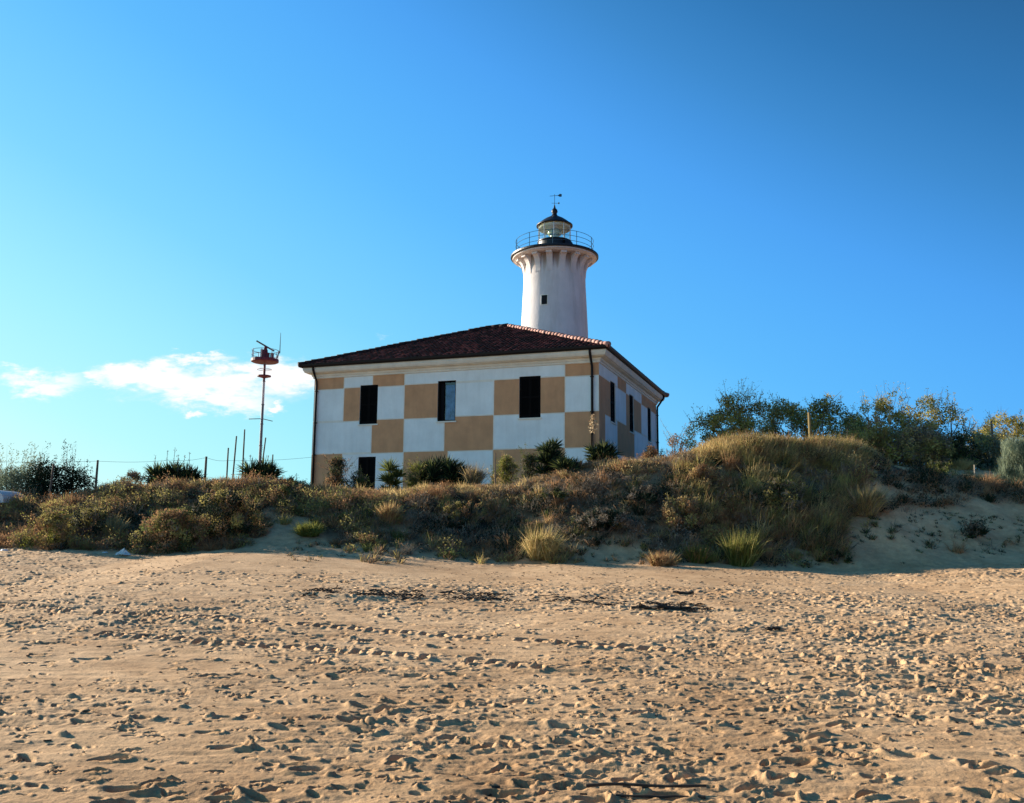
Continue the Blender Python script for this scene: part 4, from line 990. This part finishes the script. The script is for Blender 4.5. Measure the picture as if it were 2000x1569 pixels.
# ---- shrubs / tufts on the dune
def shrub(px, py, w, h, sps, label, cat='shrub', Y=None, name='shrub', kind='leaf', droop=.35, spread=.45, nmul=1.0, lean=(0.1, -.1), top=None):
    P = hit(px, py) if Y is None else base_at(px, py, Y)[0]
    if top: h = max(.2, float(at(px, top, Y)[2])-float(P[2]))
    b = empty(name, tuple(P), 0, label, cat); a = MB()
    if kind == 'grass':
        for _ in range(int(10*nmul)):
            c = np.array([rng.uniform(-1, 1)*w*.55, rng.uniform(-1, 1)*w*.4, 0]); tuft(a, c, w*.5, h, sps, n=110, w=.015, droop=droop, spread=spread, lean=lean)
        a.build('blades', VM, b)
    else:
        nb_ = int(max(10, 60*w*h*nmul))
        for _ in range(nb_):
            an = rng.random()*2*math.pi; k = math.sqrt(rng.random()); zz = rng.random()
            sc = math.sqrt(max(0.05, 1-zz*zz)); c = np.array([math.cos(an)*k*w*sc, math.sin(an)*k*w*sc*.8, zz*h*.85]); sp = rng.choice(sps)
            p, d = ball(120, .2*min(1, h)); a.leaves(c+p, rng.uniform(.035, .08, 120), m=VI[sp], up=.6)
            a.blades(np.tile(c, (10, 1)), dirs(10, .7), rng.uniform(.12, .3, 10), .012, .2, m=VI['grey'])
        for _ in range(26):
            an = rng.random()*2*math.pi; el = rng.uniform(.1, 1); d0 = np.array([math.cos(an)*w*(1-el*.5), math.sin(an)*w*.6*(1-el*.5), h*el*.8]); dd = np.array([math.cos(an)*.5+.1, math.sin(an)*.3, .8])+rng.normal(0, .25, 3); Ls = rng.uniform(.2, .5)*max(.5, h)
            a.tube([d0, d0+dd*Ls], [.008, .003], 4, m=VI['grey'], caps=False); k = 30; tt = rng.random((k, 1)); a.leaves(d0+dd*Ls*tt+rng.normal(0, .035, (k, 3)), rng.uniform(.03, .06, k), m=VI[rng.choice(sps)], up=.5)
        a.build('foliage', VM, b)
        s_ = MB()
        for i in range(7): an = rng.random()*6.3; s_.tube([(0, 0, -.15), (math.cos(an)*w*.3, math.sin(an)*w*.3, h*.3), (math.cos(an)*w*.65, math.sin(an)*w*.6, h*.7)], [.025, .015, .006], 5)
        s_.build('stem', [M['bark']], b)
    return b
GRP = None
shrub(600, 1046, .42, .55, ['bright', 'bright', 'green'], 'bright green round tuft at the top of the shaded sand slope left of centre', 'tuft', name='grass_tuft', kind='grass', spread=.8)
shrub(1447, 1105, .40, 1.15, ['bright', 'olive', 'green'], 'tall yellow green tuft at the dune foot right of centre', 'tuft', name='grass_tuft', kind='grass', nmul=1.5, spread=.22, droop=.6)
shrub(1360, 1098, .3, .6, ['bright', 'rust', 'green'], 'small green tuft left of the tall yellow green one', 'tuft', name='grass_tuft', kind='grass')
shrub(1293, 1106, .38, .5, ['rust', 'rust', 'straw'], 'rusty brown tuft at the dune foot in front of the dark hollow', 'tuft', name='grass_tuft', kind='grass', spread=.6)
shrub(1690, 1005, .5, 1.05, ['straw', 'grey', 'olive'], 'long pale grass clump where the scrub meets the right sand bank', 'tuft', name='grass_tuft', kind='grass', nmul=1.8, spread=.35)
shrub(1595, 1040, .35, .8, ['straw', 'grey', 'olive'], 'pale upright grass clump left of the long one', 'tuft', name='grass_tuft', kind='grass', spread=.3)
shrub(1058, 1092, .45, 1.15, ['olive', 'straw', 'straw'], 'olive drooping grass clump hanging down to the sand at centre', 'tuft', name='grass_tuft', kind='grass', nmul=1.5, spread=.32, droop=.9, lean=(.15, -.35))
shrub(757, 1022, .22, .75, ['straw', 'rust'], 'golden upright tuft under the small yucca', 'tuft', name='grass_tuft', kind='grass', spread=.22)
shrub(224, 1050, .22, .75, ['sage', 'straw'], 'pale upright tuft in the dark notch on the left', 'tuft', name='grass_tuft', kind='grass', spread=.35)
shrub(100, 1066, .95, .95, ['olive', 'olive', 'bright', 'rust'], 'rounded yellow green bush at the left end of the dune foot')
shrub(335, 1072, 1.25, 1.15, ['rust', 'olive', 'rust', 'green'], 'big brown overhanging bush where the left dune meets the sand', nmul=1.3)
shrub(435, 1045, 1.15, 1.35, ['rust', 'olive', 'dark', 'dark'], 'tall dark brown bush under the yucca at the radar mast', nmul=1.2)
shrub(180, 1045, .8, .8, ['dark', 'olive', 'grey'], 'dark bush in the hollow behind the yellow green bush')
shrub(560, 985, .6, .6, ['dark', 'green', 'rust'], 'dark bush just above the bright green round tuft')
shrub(1180, 1040, .9, .7, ['dark', 'grey', 'dark'], 'black looking bush filling the dark hollow right of centre', nmul=1.3)  # black leaves deepen the hollow's shade through their colour
shrub(1260, 985, .7, .55, ['dark', 'dark', 'grey'], 'dark twiggy bush on the slope straight below the right corner of the house')
shrub(1090, 985, .6, .5, ['dark', 'grey', 'green'], 'dark bush on the slope below the tall yucca')
shrub(1330, 1030, .7, .9, ['olive', 'rust', 'straw'], 'olive and rust bush between the dark hollow and the golden mass')
shrub(1520, 1000, .9, 1.0, ['olive', 'dark', 'grey', 'green'], 'broad dark olive bush under the middle of the golden grass', nmul=1.1)
shrub(900, 1020, .8, .6, ['rust', 'dark', 'olive'], 'low rusty bush below the yucca hedge')
shrub(1375, 960, .6, .85, ['rust', 'rust', 'straw'], 'red brown bush below the left end of the golden grass')
shrub(1902, 1048, .38, .42, ['dark', 'grey'], 'small dark shrub alone on the shaded sand bank')
shrub(1630, 1098, .42, .35, ['dark', 'green'], 'low dark shrub at the foot of the sand bank')
shrub(1830, 925, .65, .45, ['green', 'dark', 'bright'], 'low green bush on the right crest above the bank', Y=31.6, top=903)
shrub(1885, 905, .55, .55, ['straw'], 'golden straw tuft behind the right crest', 'tuft', Y=35, name='grass_tuft', kind='grass')
shrub(660, 940, .42, 1.0, ['green', 'dark', 'rust'], 'leafy shrub left of the ground floor window', Y=33.5, top=884)
shrub(702, 945, .32, .55, ['green', 'dark'], 'low shrub in front of the ground floor window', Y=33.2, top=916)
shrub(810, 940, .3, .5, ['bright', 'olive'], 'small light green shrub between the two yuccas by the window', Y=33, top=905)
shrub(990, 925, .55, .45, ['bright', 'green', 'straw'], 'low bright green bush under the right tan panel', Y=33.5, top=888)
shrub(925, 925, .18, .6, ['straw', 'grey'], 'pale dry stalks at the right end of the yucca hedge', 'tuft', Y=32.5, name='grass_tuft', kind='grass', spread=.25, top=896)
shrub(1035, 915, .3, .4, ['dark', 'green', 'grey'], 'small dark shrub left of the tall yucca', Y=31.0, top=880)
shrub(1322, 890, .35, .8, ['olive', 'rust', 'grey'], 'thin sparse bush in the gap between the house and the trees', Y=33.5, nmul=.35, top=836)
shrub(1275, 895, .5, .45, ['rust', 'dark', 'rust'], 'dark rusty bush at the right corner of the house', Y=32.5, top=872)
shrub(255, 950, .5, .5, ['olive', 'rust', 'grey'], 'low twiggy bush left of the wide yucca clump', Y=31, top=922)
shrub(560, 950, .8, .5, ['dark', 'dark', 'green'], 'low dark bush between the mast and the house', Y=31, top=932)

# ---- trees on the right
def limb(mb, p, d, L, r, depth, ends):
    n = 4; pts = [np.array(p, float)]
    for i in range(n): d = d+rng.normal(0, .16, 3); d[2] += .05; d /= np.linalg.norm(d); pts.append(pts[-1]+d*L/n)
    mb.tube(pts, np.linspace(r, r*.6, n+1), 6, caps=False)
    if depth == 0: ends.append(pts[-1]); return
    ends.append(pts[-1]) if depth <= 1 else None
    for k in range(rng.integers(2, 4)):
        dd = d+rng.normal(0, .55, 3); dd[2] = abs(dd[2])*.6+.1; dd /= np.linalg.norm(dd)
        limb(mb, pts[rng.integers(2, n+1)], dd, L*rng.uniform(.6, .85), r*.55, depth-1, ends)
def tree(px, Y, top_py, w, label, sps, wispy=0, cat='tree', name='tree', dens=1.0, group='trees beyond the dune'):
    P = at(px, 860, Y); loc = (float(P[0]), Y, float(H(P[0], Y))-.05); h = float(at(px, top_py, Y)[2])-loc[2]
    t = empty(name, loc, 0, label, cat, group); tr = MB(); ends = []
    for i in range(4):
        a = i*1.57+rng.uniform(-.4, .4); d = np.array([math.cos(a)*.6*w/h*1.2, math.sin(a)*.5, 1.]); d /= np.linalg.norm(d)
        limb(tr, (0, 0, -.1), d, h*.42, .07, 2, ends)
    tr.build('trunk', [M['bark']], t)
    cr = MB(); nb_ = int(92*dens); w = w*1.42
    for i in range(nb_):
        an = rng.random()*2*math.pi; zz = rng.random(); k = math.sqrt(rng.random()); sc = math.sqrt(max(.02, 1-.9*zz**3))
        c = np.array([math.cos(an)*k*w*sc, math.sin(an)*k*w*sc*.7, h*(.08+.86*zz)]); c[:2] *= 1+.15*rng.normal(); c[2] += .12*rng.normal()
        r = rng.uniform(.16, .40); n = int(105*(r/.3)**2); p, d = ball(n, r, .85, .2)
        cr.leaves(c+p, rng.uniform(.06, .12, n), m=VI[rng.choice(sps)], up=.2, asp=.6)
        cr.blades(np.tile(c, (6, 1)), dirs(6, .8), rng.uniform(.25, .6, 6), .014, m=VI['grey'])
    for i in range(26):             # loose sprays breaking the outline
        an = rng.random()*2*math.pi; zz = rng.uniform(.45, 1.0); sc = math.sqrt(max(.02, 1-.9*zz**3)); c = np.array([math.cos(an)*w*sc, math.sin(an)*w*sc*.7, h*(.1+.86*zz)])
        dd = np.array([math.cos(an)*.5, 0, .8])+rng.normal(0, .3, 3); n = 26; tt = rng.random(n)[:, None]; cr.tube([c, c+dd*.5], [.01, .004], 4, m=VI['bark'], caps=False); cr.leaves(c+dd*tt*rng.uniform(.3, .6)+rng.normal(0, .05, (n, 3)), rng.uniform(.05, .09, n), m=VI[rng.choice(sps)], up=.2)
    for i in range(wispy):          # thin shoots with scattered small leaves above the crown
        x, y_ = rng.uniform(-.5, .5)*w, rng.uniform(-.3, .3)*w; b = np.array([x, y_, h*.75]); L = rng.uniform(.35, .6)*h*.8
        d = dirs(1, .25)[0]; pts = [b+d*L*k/4+rng.normal(0, .02, 3)*k for k in range(5)]; cr.tube(pts, np.linspace(.012, .004, 5), 4, m=VI['bark'])
        k = 46; tt = rng.random(k); q = b+d*L*tt[:, None]+rng.normal(0, .09, (k, 3)); cr.leaves(q, rng.uniform(.04, .08, k), m=VI[sps[0]], up=.2)
    cr.build('crown', VM, t); return t
tree(1402, 39, 800, 1.0, 'leftmost low olive tree at the edge of the dune trees, nearest the house', ['tree', 'olive'])
tree(1450, 39, 772, 1.1, 'olive tree with wispy bare shoots sticking out of its top', ['tree', 'tree', 'olive'], wispy=16)
tree(1535, 40, 779, 1.05, 'rounded green tree right of the wispy one', ['tree', 'olive', 'olive'])
tree(1612, 39, 779, 1.0, 'dark leafy tree behind the yellow post', ['olive', 'tree', 'green'])
tree(1735, 38, 775, 1.2, 'tall pale olive tree with dry brushes in its crown', ['tree', 'olive', 'green'], wispy=8)
tree(1830, 39, 778, 1.15, 'dense domed dark green tree at the right end of the row', ['olive', 'green', 'green', 'tree'], wispy=2)
tree(1668, 41, 815, .8, 'low tree filling the gap between the dark tree and the pale one', ['tree', 'olive'])
tree(1925, 44, 822, .9, 'small sparse tree behind the right wooden post', ['tree', 'olive'], wispy=3, dens=.7)
tree(1985, 42, 808, 1.1, 'tree cut by the right edge of the photo, above the feathery shrub', ['tree', 'green', 'olive'])
tree(2090, 40, 800, 1.4, 'tree beyond the right edge of the picture', ['tree', 'green', 'olive'])
tree(1790, 35.5, 838, .9, 'grey green bush below the domed tree', ['olive', 'grey', 'straw'], cat='bush', name='bush', group='bushes below the trees')
tree(1700, 35.5, 845, .9, 'straw coloured bush below the pale tree', ['olive', 'tree', 'rust'], cat='bush', name='bush', group='bushes below the trees')
tree(1865, 36.5, 850, .75, 'very dark low bush below the right end of the tree row', ['dark', 'green'], cat='bush', name='bush', group='bushes below the trees')
tree(1925, 37, 858, .9, 'sage coloured bush between the dark bush and the feathery shrub', ['sage', 'olive'], cat='bush', name='bush', group='bushes below the trees')
# pale feathery shrub at the right edge
P = at(1990, 940, 31.0); fb_ = empty('shrub', (float(P[0]+.3), 31.0, float(H(P[0]+.3, 31.0))), 0, 'pale feathery sage shrub at the right edge', 'shrub'); a = MB()
for _ in range(210):
    c = np.array([rng.normal(0, .42), rng.normal(0, .3), rng.uniform(0, max(.8, float(at(1990, 868, 31)[2])-float(H(P[0]+.3, 31))))]); n = 60
    a.blades(np.tile(c, (n, 1))+rng.normal(0, .06, (n, 3)), dirs(n, .35, 1.0), rng.uniform(.2, .5, n), .012, .25, m=VI['sage'])
a.build('foliage', VM, fb_)
s_ = MB(); [s_.tube([(0, 0, -.1), (rng.normal(0, .2), rng.normal(0, .2), 1.0)], [.02, .006], 5) for i in range(8)]; s_.build('stem', [M['bark']], fb_)
# two dry brushes standing in the pale tree
for i, px in enumerate((1712, 1738)):
    P = at(px, 835, 36.6); z0 = float(H(P[0], 36.6)); a = MB(); ztp_ = float(at(px, 803, 36.6)[2])-z0
    t_ = empty('reed', (float(P[0]), 36.6, z0), 0, ('left' if i == 0 else 'right')+' of two straw coloured reed plumes in front of the pale tree', 'reed', 'reed plumes by the pale tree')
    a.tube([(0, 0, 0), (0, 0, ztp_)], .012, 5, m=VI['straw']); b = np.tile([[0, 0, ztp_-.55]], (60, 1))+rng.normal(0, .02, (60, 3)); a.blades(b, dirs(60, .12), rng.uniform(.3, .6, 60), .02, .1, m=VI['straw']); a.build('plume', VM, t_)

# ------------------------------------------------------------------ posts
def post(px, y0, y1, Y, w, label, m='wood_post', lean=0.0, group='wooden fence posts on the dune'):
    """px at the top, y0 top, y1 where it leaves the plants"""
    T = at(px, y0, Y); x = float(T[0]); z0 = float(H(x, Y)); h = float(T[2])-z0; p = MB(); k = w/2
    n = 5; pts = [(-lean*h*(1-i/(n-1)), rng.normal(0, .004), -.3+(h+.3)*i/(n-1)) for i in range(n)]; p.tube(pts, np.linspace(k*1.1, k*.9, n)*rng.uniform(.95, 1.05, n), 7)
    o = p.build('fence_post', M[m]); o.location = (x, Y, z0); tag(o, label, 'post', group); return (x, Y, float(T[2]))
tops = []
tops.append(post(105, 906, 990, 30.0, .075, 'leaning grey post in front of the dark round shrub', lean=.06))
tops.append(post(191, 899, 955, 31.0, .08, 'lone post against the sky between the dark shrub and the wide yucca'))
tops.append(post(290, 930, 965, 30.8, .06, 'short post at the left side of the wide yucca'))
tops.append(post(403, 892, 935, 31.4, .085, 'thick post right of the wide yucca'))
tops.append(post(446, 875, 935, 31.6, .055, 'shortest of the three bare poles left of the mast'))
tops.append(post(462, 852, 930, 31.6, .055, 'middle of the three bare poles left of the mast', lean=.04))
tops.append(post(478, 839, 905, 31.6, .055, 'tallest of the three bare poles left of the mast'))
post(519, 855, 905, 31.8, .05, 'thin leaning pole touching the mast', lean=.09)
post(533, 888, 905, 31.8, .05, 'short thin pole right of the mast')
tops.append(post(968, 885, 985, 30.8, .045, 'thin dark post in front of the house between the tan panels'))
post(1284, 888, 930, 30.6, .04, 'thin pale stake at the right corner of the house', m='pale_stick')
post(1580, 806, 850, 33.5, .12, 'yellow wooden post above the golden grass', m='yellow_wood')
post(1936, 822, 885, 38.0, .09, 'tall dark post between the trees on the right')
post(1903, 908, 998, 30.8, .05, 'pale stake on the right crest above the sand bank', m='pale_stick')
post(665, 945, 985, 30.2, .03, 'short thin stake below the left shrub at the house', m='pale_stick')
w_ = MB()
seq = [(at(-60, 900, 31)), at(191, 901, 31.0), at(290, 932, 30.8)*0+at(335, 899, 31.2), at(403, 894, 31.4), at(446, 900, 31.6), at(612, 893, 31.6)]
for a_, b_2 in zip(seq[:-1], seq[1:]):
    a_, b_2 = np.array(a_), np.array(b_2); tt = np.linspace(0, 1, 9)[:, None]; P = a_*(1-tt)+b_2*tt; P[:, 2] -= .05*np.sin(np.pi*tt[:, 0]); w_.tube(P, .0045, 4, caps=False)
wo_ = w_.build('fence_wire', M['wire']); tag(wo_, 'thin wire strung between the posts on the left crest', 'wire')

# ------------------------------------------------------------------ things lying on the sand
P = hit(240, 1086); m_ = MB(); n = 14
uu, vv = np.meshgrid(np.linspace(-1, 1, n), np.linspace(-1, 1, n)); zz = .15*np.exp(-(uu**2+vv**2)*1.3)*(1+.6*rng.normal(size=uu.shape)*.5)+.01
V = np.stack([uu*.17+.025*rng.normal(size=uu.shape), vv*.11, np.abs(zz)], -1).reshape(-1, 3); ii = np.arange(n*n).reshape(n, n)
m_.add(V, np.stack([ii[:-1, :-1], ii[:-1, 1:], ii[1:, 1:], ii[1:, :-1]], -1).reshape(-1, 4)); o = m_.build('plastic_bag', M['litter']); o.location = tuple(P); tag(o, 'crumpled white plastic bag at the dune foot on the left', 'litter')
def chip(px, py, s, label):
    P = hit(px, py); c = MB(); n = 9; p, d = ball(n, 1); a = np.linspace(0, 6.28, 8)[:-1]
    V = [(math.cos(t)*s*rng.uniform(.8, 1.2), math.sin(t)*s*.6, 0) for t in a]+[(math.cos(t)*s*.6, math.sin(t)*s*.4, s*.35*rng.uniform(.8, 1.2)) for t in a]
    c.add(V, [(i, (i+1) % 7, 7+(i+1) % 7, 7+i) for i in range(7)], [(7, 7+i, 8+i) for i in range(1, 6)]); o = c.build('litter_piece', M['litter']); o.location = tuple(P); tag(o, label, 'litter')
chip(205, 1080, .08, 'small pale scrap left of the white bag'); chip(8, 1076, .12, 'pale scrap at the left edge of the dune foot')
# white tarpaulin-like curved cover half hidden at the left edge
P = at(6, 985, 29.2); m_ = MB(); a = np.linspace(0, np.pi, 13)
V = []; 
for yy in (-.7, .7): V += [(.5*math.cos(t), yy, .42*math.sin(t)**.8) for t in a]
m_.add(V, [(i, i+1, 14+i, 13+i) for i in range(12)], [(0, i, i+1) for i in range(1, 12)]+[(13, 13+i+1, 13+i) for i in range(1, 12)])
zt2 = float(at(6, 958, 29.2)[2]); o = m_.build('boat_cover', M['litter']); o.location = (float(P[0]-.1), 29.2, zt2-.42); tag(o, 'rounded white cover half hidden behind the grass at the left edge', 'cover')

# old tide line: seaweed and twigs
wk = MB(); wl_ = [(515, 1157), (620, 1163), (760, 1165), (900, 1172), (1020, 1170), (1120, 1178), (1220, 1184), (1380, 1190)]
cl = [hit(*p) for p in wl_]; cxs = np.array([c[0] for c in cl]); cys = np.array([c[1] for c in cl])
def relz(x, y):
    i = int(np.clip(np.searchsorted(ys, y)-1, 0, len(ys)-2)); w = max(y, 4)*.66; j = int(np.clip(np.searchsorted(us, x/w), 1, len(us)-1)); return float(GZ[i, j])
for i in range(1150):
    x = rng.uniform(cxs[0], cxs[-1]); 
    dns = float(fbm(np.array(x*2.3), np.array(3.3), 3))
    if dns < rng.normal(-.08, .2): continue
    y = np.interp(x, cxs, cys)+.25*float(fbm(np.array(x*.8), np.array(9.1), 2))+rng.normal(0, .20)+(.7 if rng.random() < .35 else 0); an = rng.normal(0, .6); L = rng.uniform(.05, .22)
    z = relz(x, y)+.004; wk.tube([(x, y, z), (x+math.cos(an)*L*.5, y+math.sin(an)*L*.5, z+rng.uniform(.005, .035)), (x+math.cos(an)*L, y+math.sin(an)*L, z)], [.010, .009, .005], 4)
nn = 4200; yv = np.sqrt(rng.random(nn)*600+25); xv = (rng.random(nn)*2-1)*yv*.6; kp = fbm(xv*.5+20, yv*.5, 2) > rng.normal(0, .15, nn); xv, yv = xv[kp], yv[kp]; nn = len(xv)
iv = np.clip(np.searchsorted(ys, yv)-1, 0, len(ys)-2); jv = np.clip(np.searchsorted(us, xv/(np.maximum(yv, 4)*.66)), 1, len(us)-1); zv_ = GZ[iv, jv]+.004
an_ = rng.normal(0, .6, nn); L_ = rng.uniform(.015, .06, nn); r_ = rng.uniform(.003, .008, nn); dv = np.stack([np.cos(an_), np.sin(an_), np.zeros(nn)], 1); sv_ = np.stack([-dv[:, 1], dv[:, 0], np.zeros(nn)], 1)
p0 = np.stack([xv, yv, zv_], 1); V = []
for t_, up_ in ((-.5, 0), (.5, 0)):
    c_ = p0+dv*(L_*t_)[:, None]; V += [c_+sv_*r_[:, None], c_-sv_*r_[:, None], c_+np.array([0, 0, 1.6])*r_[:, None]]
V = np.stack(V, 1).reshape(-1, 3); o_ = np.arange(nn)[:, None, None]*6
wk.add(V, (o_+np.array([[0, 1, 4, 3], [1, 2, 5, 4], [2, 0, 3, 5]])).reshape(-1, 4), (o_+np.array([[0, 2, 1], [3, 4, 5]])).reshape(-1, 3))
o = wk.build('seaweed', M['deadwood']); tag(o, 'dark dried seaweed and twigs strewn along the old tide line', 'seaweed', kind='stuff')
def driftwood(px, py, L, r, an, label, m='deadwood', lumps=0):
    P = hit(px, py); z = relz(P[0], P[1]); c = MB(); n = 7; tt = np.linspace(-.5, .5, n)
    pts = np.stack([np.cos(an)*L*tt, np.sin(an)*L*tt+rng.normal(0, .02*L, n), r+rng.normal(0, r*.3, n)], 1); c.tube(pts, r*rng.uniform(.6, 1.1, n), 7)
    for i in range(lumps):
        b = pts[rng.integers(1, n-1)]; d = rng.normal(0, 1, 3); d[2] = abs(d[2])*.7+.2; d /= np.linalg.norm(d); d[2] *= .4; c.tube([b, b+d*L*.09, b+d*L*.15+rng.normal(0, .02, 3)], [r*.7, r*.5, r*.3], 5)
    o = c.build('driftwood', M[m]); o.location = (float(P[0]), float(P[1]), z); tag(o, label, 'driftwood')
driftwood(1262, 1547, .75, .012, -.03, 'long dark stick lying at the bottom edge right of centre')
driftwood(1290, 1557, .55, .010, -.02, 'shorter dark stick just below the long one at the bottom edge')
driftwood(1292, 1191, 1.0, .035, 0.02, 'dark tangled driftwood on the right end of the tide line', lumps=26)
driftwood(1335, 1160, .4, .03, -.1, 'short dark log above the tangled driftwood', lumps=2)
driftwood(1510, 1230, .25, .03, .5, 'small dark upright chunk on the right of the beach', lumps=4)
print('faces total', sum(len(o.data.polygons) for o in bpy.data.objects if o.type == 'MESH'))
